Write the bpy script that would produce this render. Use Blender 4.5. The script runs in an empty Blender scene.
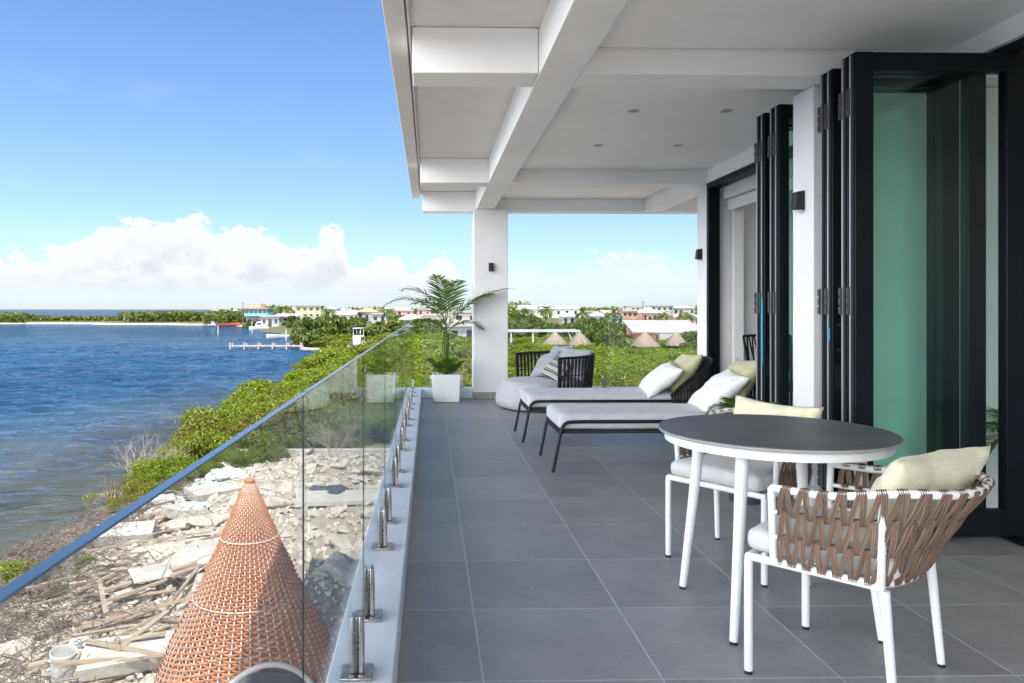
import bpy, bmesh, math, random
from mathutils import Vector, Matrix, noise

C = bpy.context.scene.collection
PI = math.pi
R = math.radians
random.seed(7)

# ------------------------------------------------------------------ camera
FPX, CX, CY, EYE = 750.0, 447.0, 309.3, 1.24
TH = math.atan(17.5 / 750.0)
cam_d = bpy.data.cameras.new("camera")
cam = bpy.data.objects.new("camera", cam_d)
C.objects.link(cam)
cam.location = (0, 0, EYE)
cam.rotation_euler = (PI / 2, 0, -TH)
cam_d.sensor_width = 36.0
cam_d.lens = FPX / 1024 * 36.0
cam_d.shift_x = (512 - CX) / 1024
cam_d.shift_y = -(341.5 - CY) / 1024
cam_d.clip_start = 0.03
cam_d.clip_end = 60000
bpy.context.scene.camera = cam

# ------------------------------------------------------------------ light
SUN = Vector((0.287, -0.42, 1.0)).normalized()
sun_d = bpy.data.lights.new("sun", 'SUN')
sun_d.energy = 2.7
sun_d.angle = R(0.53)
sun_d.color = (1.0, 0.95, 0.87)
sun = bpy.data.objects.new("sun", sun_d)
C.objects.link(sun)
sun.rotation_euler = SUN.to_track_quat('Z', 'Y').to_euler()
vs = bpy.context.scene.view_settings
vs.view_transform = 'Standard'
vs.look = 'None'
vs.exposure = 1.80
vs.gamma = 1.0
SKY_STRENGTH = 0.10
bpy.context.scene.cycles.transparent_max_bounces = 40
bpy.context.scene.cycles.max_bounces = 16
bpy.context.scene.cycles.diffuse_bounces = 8

w = bpy.data.worlds.new("World")
bpy.context.scene.world = w
w.use_nodes = True


class NG:
    """small helper to write node maths"""
    def __init__(s, tree):
        s.t = tree; s.n = tree.nodes; s.l = tree.links
    def node(s, kind, **kw):
        n = s.n.new(kind)
        for k, v in kw.items(): setattr(n, k, v)
        return n
    def put(s, sock, v):
        if isinstance(v, bpy.types.NodeSocket): s.l.new(v, sock)
        elif v is not None: sock.default_value = v
    def m(s, op, a, b=None, c=None, clamp=False):
        n = s.node('ShaderNodeMath', operation=op); n.use_clamp = clamp
        s.put(n.inputs[0], a)
        if b is not None: s.put(n.inputs[1], b)
        if c is not None: s.put(n.inputs[2], c)
        return n.outputs[0]
    def step(s, v, lo, hi, smooth=True):
        n = s.node('ShaderNodeMapRange')
        n.interpolation_type = 'SMOOTHSTEP' if smooth else 'LINEAR'
        s.put(n.inputs[0], v); n.inputs[1].default_value = lo; n.inputs[2].default_value = hi
        return n.outputs[0]
    def mix(s, f, a, b, kind='RGBA', blend='MIX'):
        n = s.node('ShaderNodeMix', data_type=kind)
        if kind == 'RGBA':
            n.blend_type = blend; s.put(n.inputs[0], f); s.put(n.inputs[6], a); s.put(n.inputs[7], b); return n.outputs[2]
        s.put(n.inputs[0], f); s.put(n.inputs[2], a); s.put(n.inputs[3], b); return n.outputs[0]
    def noise(s, vec, scale, detail=4, rough=0.55, dims='3D'):
        n = s.node('ShaderNodeTexNoise'); n.noise_dimensions = dims
        s.put(n.inputs['Vector'], vec); n.inputs['Scale'].default_value = scale
        n.inputs['Detail'].default_value = detail; n.inputs['Roughness'].default_value = rough
        return n.outputs['Fac']
    def sep(s, v):
        n = s.node('ShaderNodeSeparateXYZ'); s.put(n.inputs[0], v); return n.outputs
    def comb(s, x, y, z):
        n = s.node('ShaderNodeCombineXYZ'); s.put(n.inputs[0], x); s.put(n.inputs[1], y); s.put(n.inputs[2], z); return n.outputs[0]


def rgb(r, g, b): return (r, g, b, 1.0)


# sky: Nishita plus fair-weather cumulus low over the horizon
g = NG(w.node_tree)
bgn = w.node_tree.nodes['Background']
skyn = g.node('ShaderNodeTexSky', sky_type='NISHITA')
skyn.sun_disc = False
skyn.sun_elevation = math.asin(SUN.z)
skyn.sun_rotation = math.atan2(SUN.x, SUN.y)
skyn.altitude = 0
skyn.air_density = 1.0
skyn.dust_density = 0.4
skyn.ozone_density = 2.5
tc = g.node('ShaderNodeTexCoord')
dx, dy, dz = g.sep(tc.outputs['Generated'])
az = g.m('ARCTAN2', dx, dy)
hor = g.m('SQRT', g.m('ADD', g.m('MULTIPLY', dx, dx), g.m('MULTIPLY', dy, dy)))
el = g.m('DIVIDE', dz, g.m('MAXIMUM', hor, 0.001))
sv = g.comb(az, g.m('MULTIPLY', el, 1.5), 0.37)
# cloud bank: top height over azimuth
fc = g.node('ShaderNodeFloatCurve')
g.put(fc.inputs['Value'], g.m('MULTIPLY_ADD', az, 1 / 1.6, 0.5))     # az -0.8..0.8 -> 0..1
cur = fc.mapping.curves[0]
prof = [(-0.8, .02), (-0.56, .052), (-0.50, .062), (-0.45, .075), (-0.40, .104), (-0.36, .112), (-0.30, .112), (-0.25, .106), (-0.20, .094),
        (-0.165, .082), (-0.145, .098), (-0.128, .106), (-0.110, .088), (-0.092, .055), (-0.065, .068), (-0.045, .072), (-0.025, .050), (0.0, .070), (0.02, .076), (0.035, .055), (0.06, .03), (0.12, .05),
        (0.2, .066), (0.28, .07), (0.34, .05), (0.5, .04), (0.8, .03)]
pts = [(a / 1.6 + .5, t * 5) for a, t in prof]
cur.points[0].location = pts[0]; cur.points[-1].location = pts[-1]
for p in pts[1:-1]: cur.points.new(*p)
fc.mapping.update()
top = g.m('MULTIPLY', fc.outputs[0], 0.2)
n1 = g.noise(sv, 22, 6, 0.6)
n2 = g.noise(sv, 70, 5, 0.6)
n3 = g.noise(sv, 9, 4, 0.5)
n4 = g.noise(sv, 170, 4, 0.6)
edge = g.m('ADD', g.m('MULTIPLY', g.m('SUBTRACT', n1, 0.5), 0.085), g.m('ADD', g.m('MULTIPLY', g.m('SUBTRACT', n2, 0.5), 0.042), g.m('MULTIPLY', g.m('SUBTRACT', n4, 0.5), 0.014)))
hgt = g.m('SUBTRACT', g.m('ADD', top, edge), el)
dense = g.m('MULTIPLY', g.step(hgt, 0.0, 0.008), g.step(az, 0.10, 0.0))
right = g.m('MULTIPLY', g.step(hgt, 0.0, 0.012), g.m('MULTIPLY', g.step(az, 0.0, 0.12), g.step(n3, 0.36, 0.58)))
base_fade = g.step(el, 0.0, 0.042)
cl = g.m('MULTIPLY', g.m('ADD', dense, g.m('MULTIPLY', right, 0.75), clamp=True), g.m('MULTIPLY_ADD', base_fade, 0.64, 0.32))
wisp = g.m('MULTIPLY', g.step(g.noise(g.comb(g.m('MULTIPLY', az, 3), g.m('MULTIPLY', el, 7), 2.2), 2.4, 6, 0.6), 0.56, 0.85),
           g.m('MULTIPLY', g.step(el, 0.42, 0.06), 0.28))
cl = g.m('MAXIMUM', cl, wisp)
shade = g.m('MULTIPLY', g.step(g.m('ADD', n1, g.m('MULTIPLY', g.step(hgt, .05, .0), .22)), 0.34, 0.60), g.step(el, 0.008, 0.05))
ccol = g.mix(shade, rgb(2.2, 2.36, 2.55), rgb(2.85, 2.87, 2.89))
skyc = g.mix(1.0, skyn.outputs[0], g.mix(g.step(el, 0.45, 0.0), rgb(.435, .525, .615), rgb(.42, .475, .62)), blend='MULTIPLY')
front = g.mix(cl, skyc, ccol)
# unseen bright cloud bank, left and behind, added to light the terrace
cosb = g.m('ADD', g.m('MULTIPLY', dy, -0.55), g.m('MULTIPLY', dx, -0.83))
fill_cloud = g.m('MULTIPLY', g.step(cosb, 0.45, 0.72), g.m('MULTIPLY', g.step(g.m('ADD', g.noise(tc.outputs['Generated'], 3.2, 6, .6), g.m('MULTIPLY', g.step(dz, .75, .1), .22)), 0.44, 0.60), g.m('MULTIPLY', g.step(dz, -.02, .05), g.step(dz, .50, .34))))
back = g.mix(fill_cloud, front, rgb(23, 23.2, 23.8))
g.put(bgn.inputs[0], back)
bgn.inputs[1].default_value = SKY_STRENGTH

# ------------------------------------------------------------------ materials
def new_mat(name):
    m = bpy.data.materials.new(name); m.use_nodes = True
    gg = NG(m.node_tree)
    return m, gg, m.node_tree.nodes['Principled BSDF'], m.node_tree.nodes['Material Output']


def mat(name, col, rough=0.5, metal=0.0, var=0.0, vscale=6.0, bump=0.0, bscale=60.0, spec=0.5, stretch=(1, 1, 1), sheen=0.0):
    m, q, b, o = new_mat(name)
    b.inputs['Roughness'].default_value = rough
    b.inputs['Metallic'].default_value = metal
    b.inputs['Specular IOR Level'].default_value = spec
    if sheen: b.inputs['Sheen Weight'].default_value = sheen
    c = rgb(*col)
    if var or bump:
        t = q.node('ShaderNodeTexCoord'); mp = q.node('ShaderNodeMapping')
        q.put(mp.inputs[0], t.outputs['Object']); mp.inputs['Scale'].default_value = stretch
        v = mp.outputs[0]
    if var:
        f = q.noise(v, vscale, 5, 0.6)
        lo = rgb(*[x * (1 - var) for x in col]); hi = rgb(*[min(1, x * (1 + var)) for x in col])
        q.put(b.inputs['Base Color'], q.mix(q.step(f, 0.28, 0.72), lo, hi))
        q.put(b.inputs['Roughness'], q.m('MULTIPLY_ADD', f, 0.25, rough - 0.125, clamp=True))
    else:
        b.inputs['Base Color'].default_value = c
    if bump:
        bn = q.node('ShaderNodeBump'); bn.inputs['Strength'].default_value = bump; bn.inputs['Distance'].default_value = 0.01
        q.put(bn.inputs['Height'], q.noise(v, bscale, 3, 0.6)); q.put(b.inputs['Normal'], bn.outputs[0])
    return m


def fabric(name, col, scale=420, var=0.12):
    m, q, b, o = new_mat(name)
    t = q.node('ShaderNodeTexCoord'); x, y, z = q.sep(t.outputs['Object'])
    wx = q.m('SINE', q.m('MULTIPLY', x, scale)); wy = q.m('SINE', q.m('MULTIPLY', q.m('ADD', y, q.m('MULTIPLY', z, 0.7)), scale))
    weave = q.m('MULTIPLY_ADD', q.m('MULTIPLY', wx, wy), 0.25, 0.5)
    f = q.noise(t.outputs['Object'], 9, 5, 0.65)
    f2 = q.noise(q.comb(q.m('MULTIPLY', x, 8), q.m('MULTIPLY', y, 90), q.m('MULTIPLY', z, 90)), 1.0, 3, 0.6)
    k = q.m('ADD', q.m('MULTIPLY', f, 0.6), q.m('MULTIPLY', f2, 0.4))
    q.put(b.inputs['Base Color'], q.mix(q.step(k, 0.3, 0.7), rgb(*[c * (1 - var) for c in col]), rgb(*[min(1, c * (1 + var)) for c in col])))
    b.inputs['Roughness'].default_value = 0.9
    b.inputs['Specular IOR Level'].default_value = 0.2
    b.inputs['Sheen Weight'].default_value = 0.15
    bn = q.node('ShaderNodeBump'); bn.inputs['Strength'].default_value = 0.25; bn.inputs['Distance'].default_value = 0.004
    q.put(bn.inputs['Height'], q.m('ADD', weave, q.m('MULTIPLY', f, 1.5))); q.put(b.inputs['Normal'], bn.outputs[0])
    return m


def glass(name, tint, refl=1.0, base=0.045, power=5.0):
    m, q, b, o = new_mat(name)
    q.n.remove(b)
    lw = q.node('ShaderNodeLayerWeight'); lw.inputs['Blend'].default_value = 0.5
    fr = q.m('MULTIPLY', q.m('MULTIPLY_ADD', q.m('POWER', lw.outputs['Facing'], power), 1 - base, base), refl)
    tr = q.node('ShaderNodeBsdfTransparent'); tr.inputs[0].default_value = rgb(*tint)
    gl = q.node('ShaderNodeBsdfGlossy'); gl.inputs['Roughness'].default_value = 0.015
    gl.inputs[0].default_value = rgb(.93, .97, .96)
    mx = q.node('ShaderNodeMixShader')
    q.put(mx.inputs[0], fr); q.l.new(tr.outputs[0], mx.inputs[1]); q.l.new(gl.outputs[0], mx.inputs[2])
    q.l.new(mx.outputs[0], o.inputs[0])
    return m


def leaf_mat(name, lo, hi, hi2=None, trans=0.35):
    m, q, b, o = new_mat(name)
    q.n.remove(b)
    ge = q.node('ShaderNodeNewGeometry'); oi = q.node('ShaderNodeObjectInfo')
    c = q.mix(ge.outputs['Random Per Island'], rgb(*lo), rgb(*hi))
    if hi2: c = q.mix(q.m('MULTIPLY', q.step(oi.outputs['Random'], 0.35, 1.0), 0.8), c, q.mix(ge.outputs['Random Per Island'], rgb(*[x * .6 for x in hi2]), rgb(*hi2)))
    d = q.node('ShaderNodeBsdfDiffuse'); t = q.node('ShaderNodeBsdfTranslucent'); gl = q.node('ShaderNodeBsdfGlossy')
    gl.inputs['Roughness'].default_value = 0.42; gl.inputs[0].default_value = rgb(.9, .9, .85)
    q.put(d.inputs[0], c); q.put(t.inputs[0], q.mix(1.0, c, rgb(1.0, 1.05, .5), blend='MULTIPLY'))
    mx = q.node('ShaderNodeMixShader'); mx.inputs[0].default_value = trans
    q.l.new(d.outputs[0], mx.inputs[1]); q.l.new(t.outputs[0], mx.inputs[2])
    m2 = q.node('ShaderNodeMixShader'); m2.inputs[0].default_value = 0.03
    q.l.new(mx.outputs[0], m2.inputs[1]); q.l.new(gl.outputs[0], m2.inputs[2]); q.l.new(m2.outputs[0], o.inputs[0])
    return m


M = {}
M['wall'] = mat('painted_render', (.70, .70, .70), .75, var=.04, vscale=2.2, bump=.10, bscale=140, spec=.3)
M['ceiling'] = mat('ceiling_paint', (.87, .87, .86), .8, var=.045, vscale=1.1, bump=.05, bscale=120, spec=.25)
M['kerb'] = mat('kerb_paint', (.70, .72, .75), .6, var=.06, vscale=5, bump=.08, bscale=120, spec=.35)
M['inner'] = mat('interior_paint', (.80, .80, .78), .8, var=.03)
M['skirting'] = mat('skirting_tile', (.24, .23, .22), .6, var=.15, vscale=8)
M['white_metal'] = mat('white_powder_coat', (.76, .76, .76), .38, var=.03, vscale=9, bump=.04, bscale=300)
M['black_metal'] = mat('black_powder_coat', (.012, .013, .015), .5, var=.2, vscale=12, bump=.03, bscale=300, spec=.25)
M['raw_concrete'] = mat('raw_concrete', (.24, .235, .225), .9, var=.2, vscale=2)
M['hinge'] = mat('hinge_metal', (.05, .05, .053), .45, .6)
M['strip'] = mat('silver_seal', (.55, .55, .56), .35, .6)
M['door_frame'] = mat('anthracite_aluminium', (.003, .006, .008), .45, var=.2, vscale=4, spec=.2)
M['steel'] = mat('brushed_steel', (.46, .43, .40), .28, 1.0, var=.12, vscale=30)
M['rubber'] = mat('rubber', (.012, .012, .012), .7)
M['rope_brown'] = mat('brown_rope', (.235, .150, .120), .8, var=.35, vscale=40, bump=.3, bscale=400, spec=.2)
M['rope_black'] = mat('black_rope', (.030, .028, .027), .75, var=.3, vscale=40, bump=.3, bscale=400, spec=.25)
M['grey_fabric'] = fabric('light_grey_fabric', (.50, .50, .53))
M['seat_fabric'] = fabric('seat_fabric', (.56, .55, .54))
M['bed_fabric'] = fabric('daybed_fabric', (.42, .41, .43))
M['white_fabric'] = fabric('white_fabric', (.74, .74, .72))
M['cream_fabric'] = fabric('cream_linen', (.66, .63, .44), 300)
M['green_fabric'] = fabric('green_linen', (.45, .44, .27), 300)
M['bluegrey_fabric'] = fabric('bluegrey_fabric', (.30, .31, .35))
M['pot'] = mat('white_pot_glaze', (.74, .74, .73), .45, var=.03, vscale=5)
M['soil'] = mat('soil', (.04, .028, .02), .95, var=.4, vscale=30, bump=.8, bscale=60)
M['glass_rail'] = glass('balustrade_glass', (.935, .955, .945), .55)
M['glass_clear'] = glass('clear_glass', (.97, .985, .98), .8)
M['glass_door'] = glass('door_glass', (.918, .979, .958), .5, .04)
M['glass_edge'] = mat('sky_tinted_glass_edge', (.09, .17, .25), .18, spec=.7)  # blue of the reflected sky put into the edge colour
M['glass_joint'] = mat('glass_side_edge', (.015, .045, .045), .2, spec=.6)
M['palm_leaf'] = leaf_mat('palm_leaf', (.050, .110, .016), (.120, .200, .030), None, .3)
M['bush_leaf'] = leaf_mat('bush_leaf', (.095, .150, .006), (.220, .270, .010), (.20, .175, .025))
M['thicket_leaf'] = leaf_mat('thicket_leaf', (.100, .160, .008), (.220, .275, .012), (.19, .19, .025))
M['tree_leaf'] = leaf_mat('tree_leaf', (.060, .105, .012), (.140, .190, .022), (.13, .13, .035))
M['dry_leaf'] = leaf_mat('yellow_leaf', (.20, .15, .04), (.30, .25, .07), None)
M['bark'] = mat('bark', (.12, .095, .07), .9, var=.4, vscale=14, bump=.6, bscale=40)
M['twig'] = mat('dry_twig', (.125, .10, .085), .9, var=.35, vscale=5)
M['pale_twig'] = mat('pale_twig', (.34, .29, .25), .9, var=.3, vscale=5)
M['plank'] = mat('weathered_wood', (.33, .255, .185), .85, var=.3, vscale=4, bump=.4, bscale=50, stretch=(1, 12, 12))
M['stone'] = mat('pale_rubble', (.46, .41, .34), .92, var=.38, vscale=5, bump=.8, bscale=18)
M['cement'] = mat('cement_sheet', (.42, .39, .35), .9, var=.15, vscale=4, bump=.3, bscale=40)
M['plastic_bag'] = mat('faded_plastic', (.48, .58, .60), .5, var=.3, vscale=7)
M['dark_plastic'] = mat('dark_plastic', (.05, .055, .065), .5, var=.3)
M['bucket'] = mat('white_bucket_plastic', (.56, .56, .54), .45, var=.08, vscale=9)
M['thatch'] = mat('thatch', (.26, .205, .16), .95, var=.35, vscale=6, bump=1.0, bscale=40, stretch=(6, 6, 1))
M['wicker'] = mat('orange_wicker', (.52, .195, .080), .5, var=.18, vscale=14)
M['wicker_white'] = mat('white_wicker', (.74, .70, .66), .45)
M['dock'] = mat('dock_timber', (.45, .38, .32), .85, var=.25, vscale=3)
M['gel'] = mat('white_gelcoat', (.58, .58, .57), .3, var=.03)
M['dark_window'] = mat('dark_window', (.03, .04, .05), .12, spec=.6)
M['black_plastic'] = mat('black_lamp_housing', (.012, .012, .013), .45)
M['fascia'] = mat('fascia_paint', (.70, .70, .69), .7, var=.04)
M['downlight'] = mat('downlight_lens', (.25, .25, .25), .4)
M['blind'] = mat('blind_fabric', (.60, .60, .58), .8, var=.04)


def paint(name, c, r=.8): return mat(name, c, r, var=.12, vscale=1.2)


def rope(name, lo, hi):
    m, q, b, o = new_mat(name)
    ge = q.node('ShaderNodeNewGeometry'); t = q.node('ShaderNodeTexCoord')
    f = q.noise(t.outputs['Object'], 160, 3, .6)
    c = q.mix(q.m('ADD', q.m('MULTIPLY', ge.outputs['Random Per Island'], .65), q.m('MULTIPLY', f, .35)), rgb(*lo), rgb(*hi))
    q.put(b.inputs['Base Color'], c); b.inputs['Roughness'].default_value = .85; b.inputs['Specular IOR Level'].default_value = .2
    bn = q.node('ShaderNodeBump'); bn.inputs['Strength'].default_value = .4; bn.inputs['Distance'].default_value = .002
    q.put(bn.inputs['Height'], q.noise(t.outputs['Object'], 420, 2, .6)); q.put(b.inputs['Normal'], bn.outputs[0])
    return m
M['rope_brown'] = rope('brown_rope', (.125, .078, .055), (.285, .195, .145))
M['rope_black'] = rope('black_rope', (.014, .013, .013), (.045, .042, .040))


# table top ceramic with faint streaks
def ceramic():
    m, q, b, o = new_mat('grey_ceramic')
    t = q.node('ShaderNodeTexCoord'); x, y, z = q.sep(t.outputs['Object'])
    v = q.comb(q.m('MULTIPLY', x, 1.0), q.m('MULTIPLY', y, 5), z)
    f = q.noise(v, 2.2, 6, .65); h = q.noise(t.outputs['Object'], 3, 4, .5)
    q.put(b.inputs['Base Color'], q.mix(q.step(f, .25, .85), rgb(.075, .076, .082), rgb(.125, .124, .128)))
    q.put(b.inputs['Roughness'], q.m('MULTIPLY_ADD', h, .2, .36))
    return m
M['ceramic'] = ceramic()
M['ceramic_edge'] = mat('ceramic_edge', (.36, .35, .34), .5, var=.1)


# terrace tiles 0.6 m
def tiles():
    m, q, b, o = new_mat('terrace_tile')
    ge = q.node('ShaderNodeNewGeometry'); x, y, z = q.sep(ge.outputs['Position'])
    wob = q.m('MULTIPLY', q.m('SUBTRACT', q.noise(ge.outputs['Position'], 3.0, 2), .5), .002)
    u = q.m('DIVIDE', q.m('ADD', q.m('SUBTRACT', x, 0.180), wob), .602)
    v = q.m('DIVIDE', q.m('ADD', q.m('SUBTRACT', y, 2.495), wob), .602)
    du = q.m('ABSOLUTE', q.m('SUBTRACT', q.m('FRACT', q.m('ADD', u, .5)), .5))
    dv = q.m('ABSOLUTE', q.m('SUBTRACT', q.m('FRACT', q.m('ADD', v, .5)), .5))
    dd = q.m('MINIMUM', du, dv)
    grout = q.step(dd, .0058, .0034)
    wn = q.node('ShaderNodeTexWhiteNoise', noise_dimensions='2D')
    q.put(wn.inputs['Vector'], q.comb(q.m('FLOOR', u), q.m('FLOOR', v), 0))
    cell = wn.outputs['Value']
    off = q.node('ShaderNodeVectorMath', operation='ADD'); q.put(off.inputs[0], ge.outputs['Position'])
    q.put(off.inputs[1], q.comb(q.m('MULTIPLY', cell, 37), q.m('MULTIPLY', cell, 91), 0))
    n1 = q.noise(off.outputs[0], 3.2, 6, .62); n2 = q.noise(off.outputs[0], 28, 4, .6); n3 = q.noise(ge.outputs['Position'], 1.1, 5, .6)
    k = q.m('ADD', q.m('MULTIPLY', n1, .6), q.m('ADD', q.m('MULTIPLY', n2, .28), q.m('MULTIPLY', cell, .14)))
    c = q.mix(q.step(k, .30, .78), rgb(.235, .226, .222), rgb(.385, .372, .362))
    dust = q.m('MULTIPLY', q.step(n3, .52, .75), .22)
    c = q.mix(dust, c, rgb(.26, .245, .225))
    spk = q.step(q.noise(ge.outputs['Position'], 55, 2, .5), .755, .80)
    c = q.mix(q.m('MULTIPLY', spk, .35), c, rgb(.45, .43, .40))
    gc = q.mix(q.noise(ge.outputs['Position'], 4, 4), rgb(.32, .32, .33), rgb(.80, .79, .78))
    q.put(b.inputs['Base Color'], q.mix(grout, c, gc))
    q.put(b.inputs['Roughness'], q.m('ADD', q.m('MULTIPLY_ADD', n1, .18, .36), q.m('MULTIPLY', grout, .3)))
    bn = q.node('ShaderNodeBump'); bn.inputs['Strength'].default_value = .35; bn.inputs['Distance'].default_value = .002
    q.put(bn.inputs['Height'], q.m('SUBTRACT', q.m('MULTIPLY', n2, .35), grout)); q.put(b.inputs['Normal'], bn.outputs[0])
    return m
M['tile'] = tiles()


def stripes():
    m, q, b, o = new_mat('striped_fabric')
    t = q.node('ShaderNodeTexCoord'); x, y, z = q.sep(t.outputs['Object'])
    f = q.m('FRACT', q.m('MULTIPLY', y, 11.5)); f2 = q.m('FRACT', q.m('MULTIPLY', y, 34.5))
    c = q.mix(q.step(f, .45, .5), rgb(.05, .055, .06), rgb(.30, .31, .27))
    c = q.mix(q.m('MULTIPLY', q.step(f2, .72, .78), .8), c, rgb(.55, .55, .48))
    q.put(b.inputs['Base Color'], c); b.inputs['Roughness'].default_value = .9
    return m
M['stripe'] = stripes()

# ------------------------------------------------------------------ mesh helpers
class MB:
    def __init__(s): s.v = []; s.f = []; s.mi = []; s.cur = 0
    def quad(s, *p):
        i = len(s.v); s.v += [tuple(x) for x in p]; s.f.append(tuple(range(i, i + len(p)))); s.mi.append(s.cur)
    def box(s, x0, x1, y0, y1, z0, z1):
        i = len(s.v)
        s.v += [(x0, y0, z0), (x1, y0, z0), (x1, y1, z0), (x0, y1, z0), (x0, y0, z1), (x1, y0, z1), (x1, y1, z1), (x0, y1, z1)]
        for f in ((0, 3, 2, 1), (4, 5, 6, 7), (0, 1, 5, 4), (1, 2, 6, 5), (2, 3, 7, 6), (3, 0, 4, 7)):
            s.f.append(tuple(i + k for k in f)); s.mi.append(s.cur)
        return s
    def obox(s, c, ax, ay, az, hx, hy, hz):
        """box round c with axes"""
        i = len(s.v); c = Vector(c)
        for sx, sy, sz in ((-1, -1, -1), (1, -1, -1), (1, 1, -1), (-1, 1, -1), (-1, -1, 1), (1, -1, 1), (1, 1, 1), (-1, 1, 1)):
            s.v.append(tuple(c + ax * hx * sx + ay * hy * sy + az * hz * sz))
        for f in ((0, 3, 2, 1), (4, 5, 6, 7), (0, 1, 5, 4), (1, 2, 6, 5), (2, 3, 7, 6), (3, 0, 4, 7)):
            s.f.append(tuple(i + k for k in f)); s.mi.append(s.cur)
    def tube(s, pts, r, n=10, closed=False, cap=True, flat=1.0):
        pts = [Vector(p) for p in pts]; m = len(pts)
        rs = r if isinstance(r, (list, tuple)) else [r] * m
        rings = []; up = None
        for i, p in enumerate(pts):
            if closed: t = pts[(i + 1) % m] - pts[i - 1]
            else: t = pts[min(i + 1, m - 1)] - pts[max(i - 1, 0)]
            if t.length < 1e-9: t = Vector((0, 0, 1))
            t.normalize()
            if up is None:
                up = Vector((0, 0, 1)) if abs(t.z) < .9 else Vector((0, 1, 0))
            a = t.cross(up)
            if a.length < 1e-6: a = t.cross(Vector((1, 0.1, 0)))
            a.normalize(); b = a.cross(t); up = b
            i0 = len(s.v)
            for k in range(n):
                an = 2 * PI * k / n
                s.v.append(tuple(p + (a * math.cos(an) + b * math.sin(an) * flat) * rs[i]))
            rings.append(i0)
        for i in range(m if closed else m - 1):
            a0, b0 = rings[i], rings[(i + 1) % m]
            for k in range(n):
                s.f.append((a0 + k, a0 + (k + 1) % n, b0 + (k + 1) % n, b0 + k)); s.mi.append(s.cur)
        if cap and not closed:
            s.f.append(tuple(rings[0] + k for k in reversed(range(n)))); s.mi.append(s.cur)
            s.f.append(tuple(rings[-1] + k for k in range(n))); s.mi.append(s.cur)
        return s
    def lathe(s, prof, n=32, c=(0, 0), cap=True):
        rings = []
        for r, z in prof:
            rings.append(len(s.v))
            for k in range(n):
                a = 2 * PI * k / n; s.v.append((c[0] + r * math.cos(a), c[1] + r * math.sin(a), z))
        for a0, b0 in zip(rings, rings[1:]):
            for k in range(n):
                s.f.append((a0 + k, a0 + (k + 1) % n, b0 + (k + 1) % n, b0 + k)); s.mi.append(s.cur)
        if cap:
            s.f.append(tuple(rings[0] + k for k in reversed(range(n)))); s.mi.append(s.cur)
            s.f.append(tuple(rings[-1] + k for k in range(n))); s.mi.append(s.cur)
        return s
    def prism(s, poly, y0, y1):
        """polygon in XZ extruded along Y"""
        n = len(poly); i = len(s.v)
        s.v += [(x, y0, z) for x, z in poly] + [(x, y1, z) for x, z in poly]
        s.f.append(tuple(i + k for k in range(n))); s.f.append(tuple(i + n + k for k in reversed(range(n)))); s.mi += [s.cur] * 2
        for k in range(n):
            s.f.append((i + k, i + n + k, i + n + (k + 1) % n, i + (k + 1) % n)); s.mi.append(s.cur)
    def mesh(s, name, mats, smooth=False, fix=True):
        me = bpy.data.meshes.new(name)
        me.from_pydata(s.v, [], s.f)
        for m in (mats if isinstance(mats, (list, tuple)) else [mats]): me.materials.append(m)
        if any(s.mi): me.polygons.foreach_set('material_index', s.mi)
        if fix and len(s.f) < 60000:
            bm = bmesh.new(); bm.from_mesh(me); bmesh.ops.recalc_face_normals(bm, faces=bm.faces); bm.to_mesh(me); bm.free()
        if smooth is True: me.polygons.foreach_set('use_smooth', [True] * len(me.polygons))
        elif smooth:
            me.polygons.foreach_set('use_smooth', [True] * len(me.polygons))
            me.set_sharp_from_angle(angle=R(smooth))
        me.update()
        return me
    def build(s, name, mats, parent=None, smooth=False, bevel=0, seg=2, fix=True):
        o = bpy.data.objects.new(name, s.mesh(name, mats, smooth, fix))
        C.objects.link(o)
        if parent: o.parent = parent
        if bevel:
            b = o.modifiers.new('bevel', 'BEVEL'); b.width = bevel; b.segments = seg; b.limit_method = 'ANGLE'; b.angle_limit = R(40)
            if smooth is False:
                o.data.polygons.foreach_set('use_smooth', [True] * len(o.data.polygons))
                o.data.set_sharp_from_angle(angle=R(60))
        return o


def tag(o, label=None, cat=None, group=None, kind=None):
    if label: o['label'] = label
    if cat: o['category'] = cat
    if group: o['group'] = group
    if kind: o['kind'] = kind
    return o


def thing(name, label, cat, loc=(0, 0, 0), rz=0, group=None):
    o = bpy.data.objects.new(name, None); C.objects.link(o)
    o.empty_display_size = .2
    o.location = loc; o.rotation_euler = (0, 0, rz)
    return tag(o, label, cat, group)


def copy_tree(o, parent=None):
    c = o.copy(); C.objects.link(c)
    if parent: c.parent = parent
    for ch in list(o.children): copy_tree(ch, c)
    return c


def spot(px, d, z=0.0):
    """a spot on the map: bearing as seen from the terrace, at distance d"""
    xc = (px - CX) / FPX * d
    return Vector((xc * math.cos(TH) + d * math.sin(TH), d * math.cos(TH) - xc * math.sin(TH), z))


def fbm(x, y, s, seed=0.0):
    return noise.fractal(Vector((x * s, y * s, seed)), 1.0, 2.0, 4)

# ------------------------------------------------------------------ terrain
WATER = -3.9
SHORE = [(-60, -9), (8, -8.2), (15, -8.9), (19, -8.6), (28, -9.3), (42, -9.6), (69, -9.9), (90, -11.4), (97, -16), (112, -21), (135, -24), (165, -33), (178, -40),
         (205, -46), (240, -66), (262, -130), (285, -420), (322, -420), (345, -98), (420, -118), (2000, -560), (20000, -5600)]


def shore_x(y):
    for (a, xa), (b, xb) in zip(SHORE, SHORE[1:]):
        if y <= b: return xa + (xb - xa) * max(0, min(1, (y - a) / (b - a)))
    return SHORE[-1][1]


def sstep(a, b, x):
    t = max(0, min(1, (x - a) / (b - a))); return t * t * (3 - 2 * t)


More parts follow.
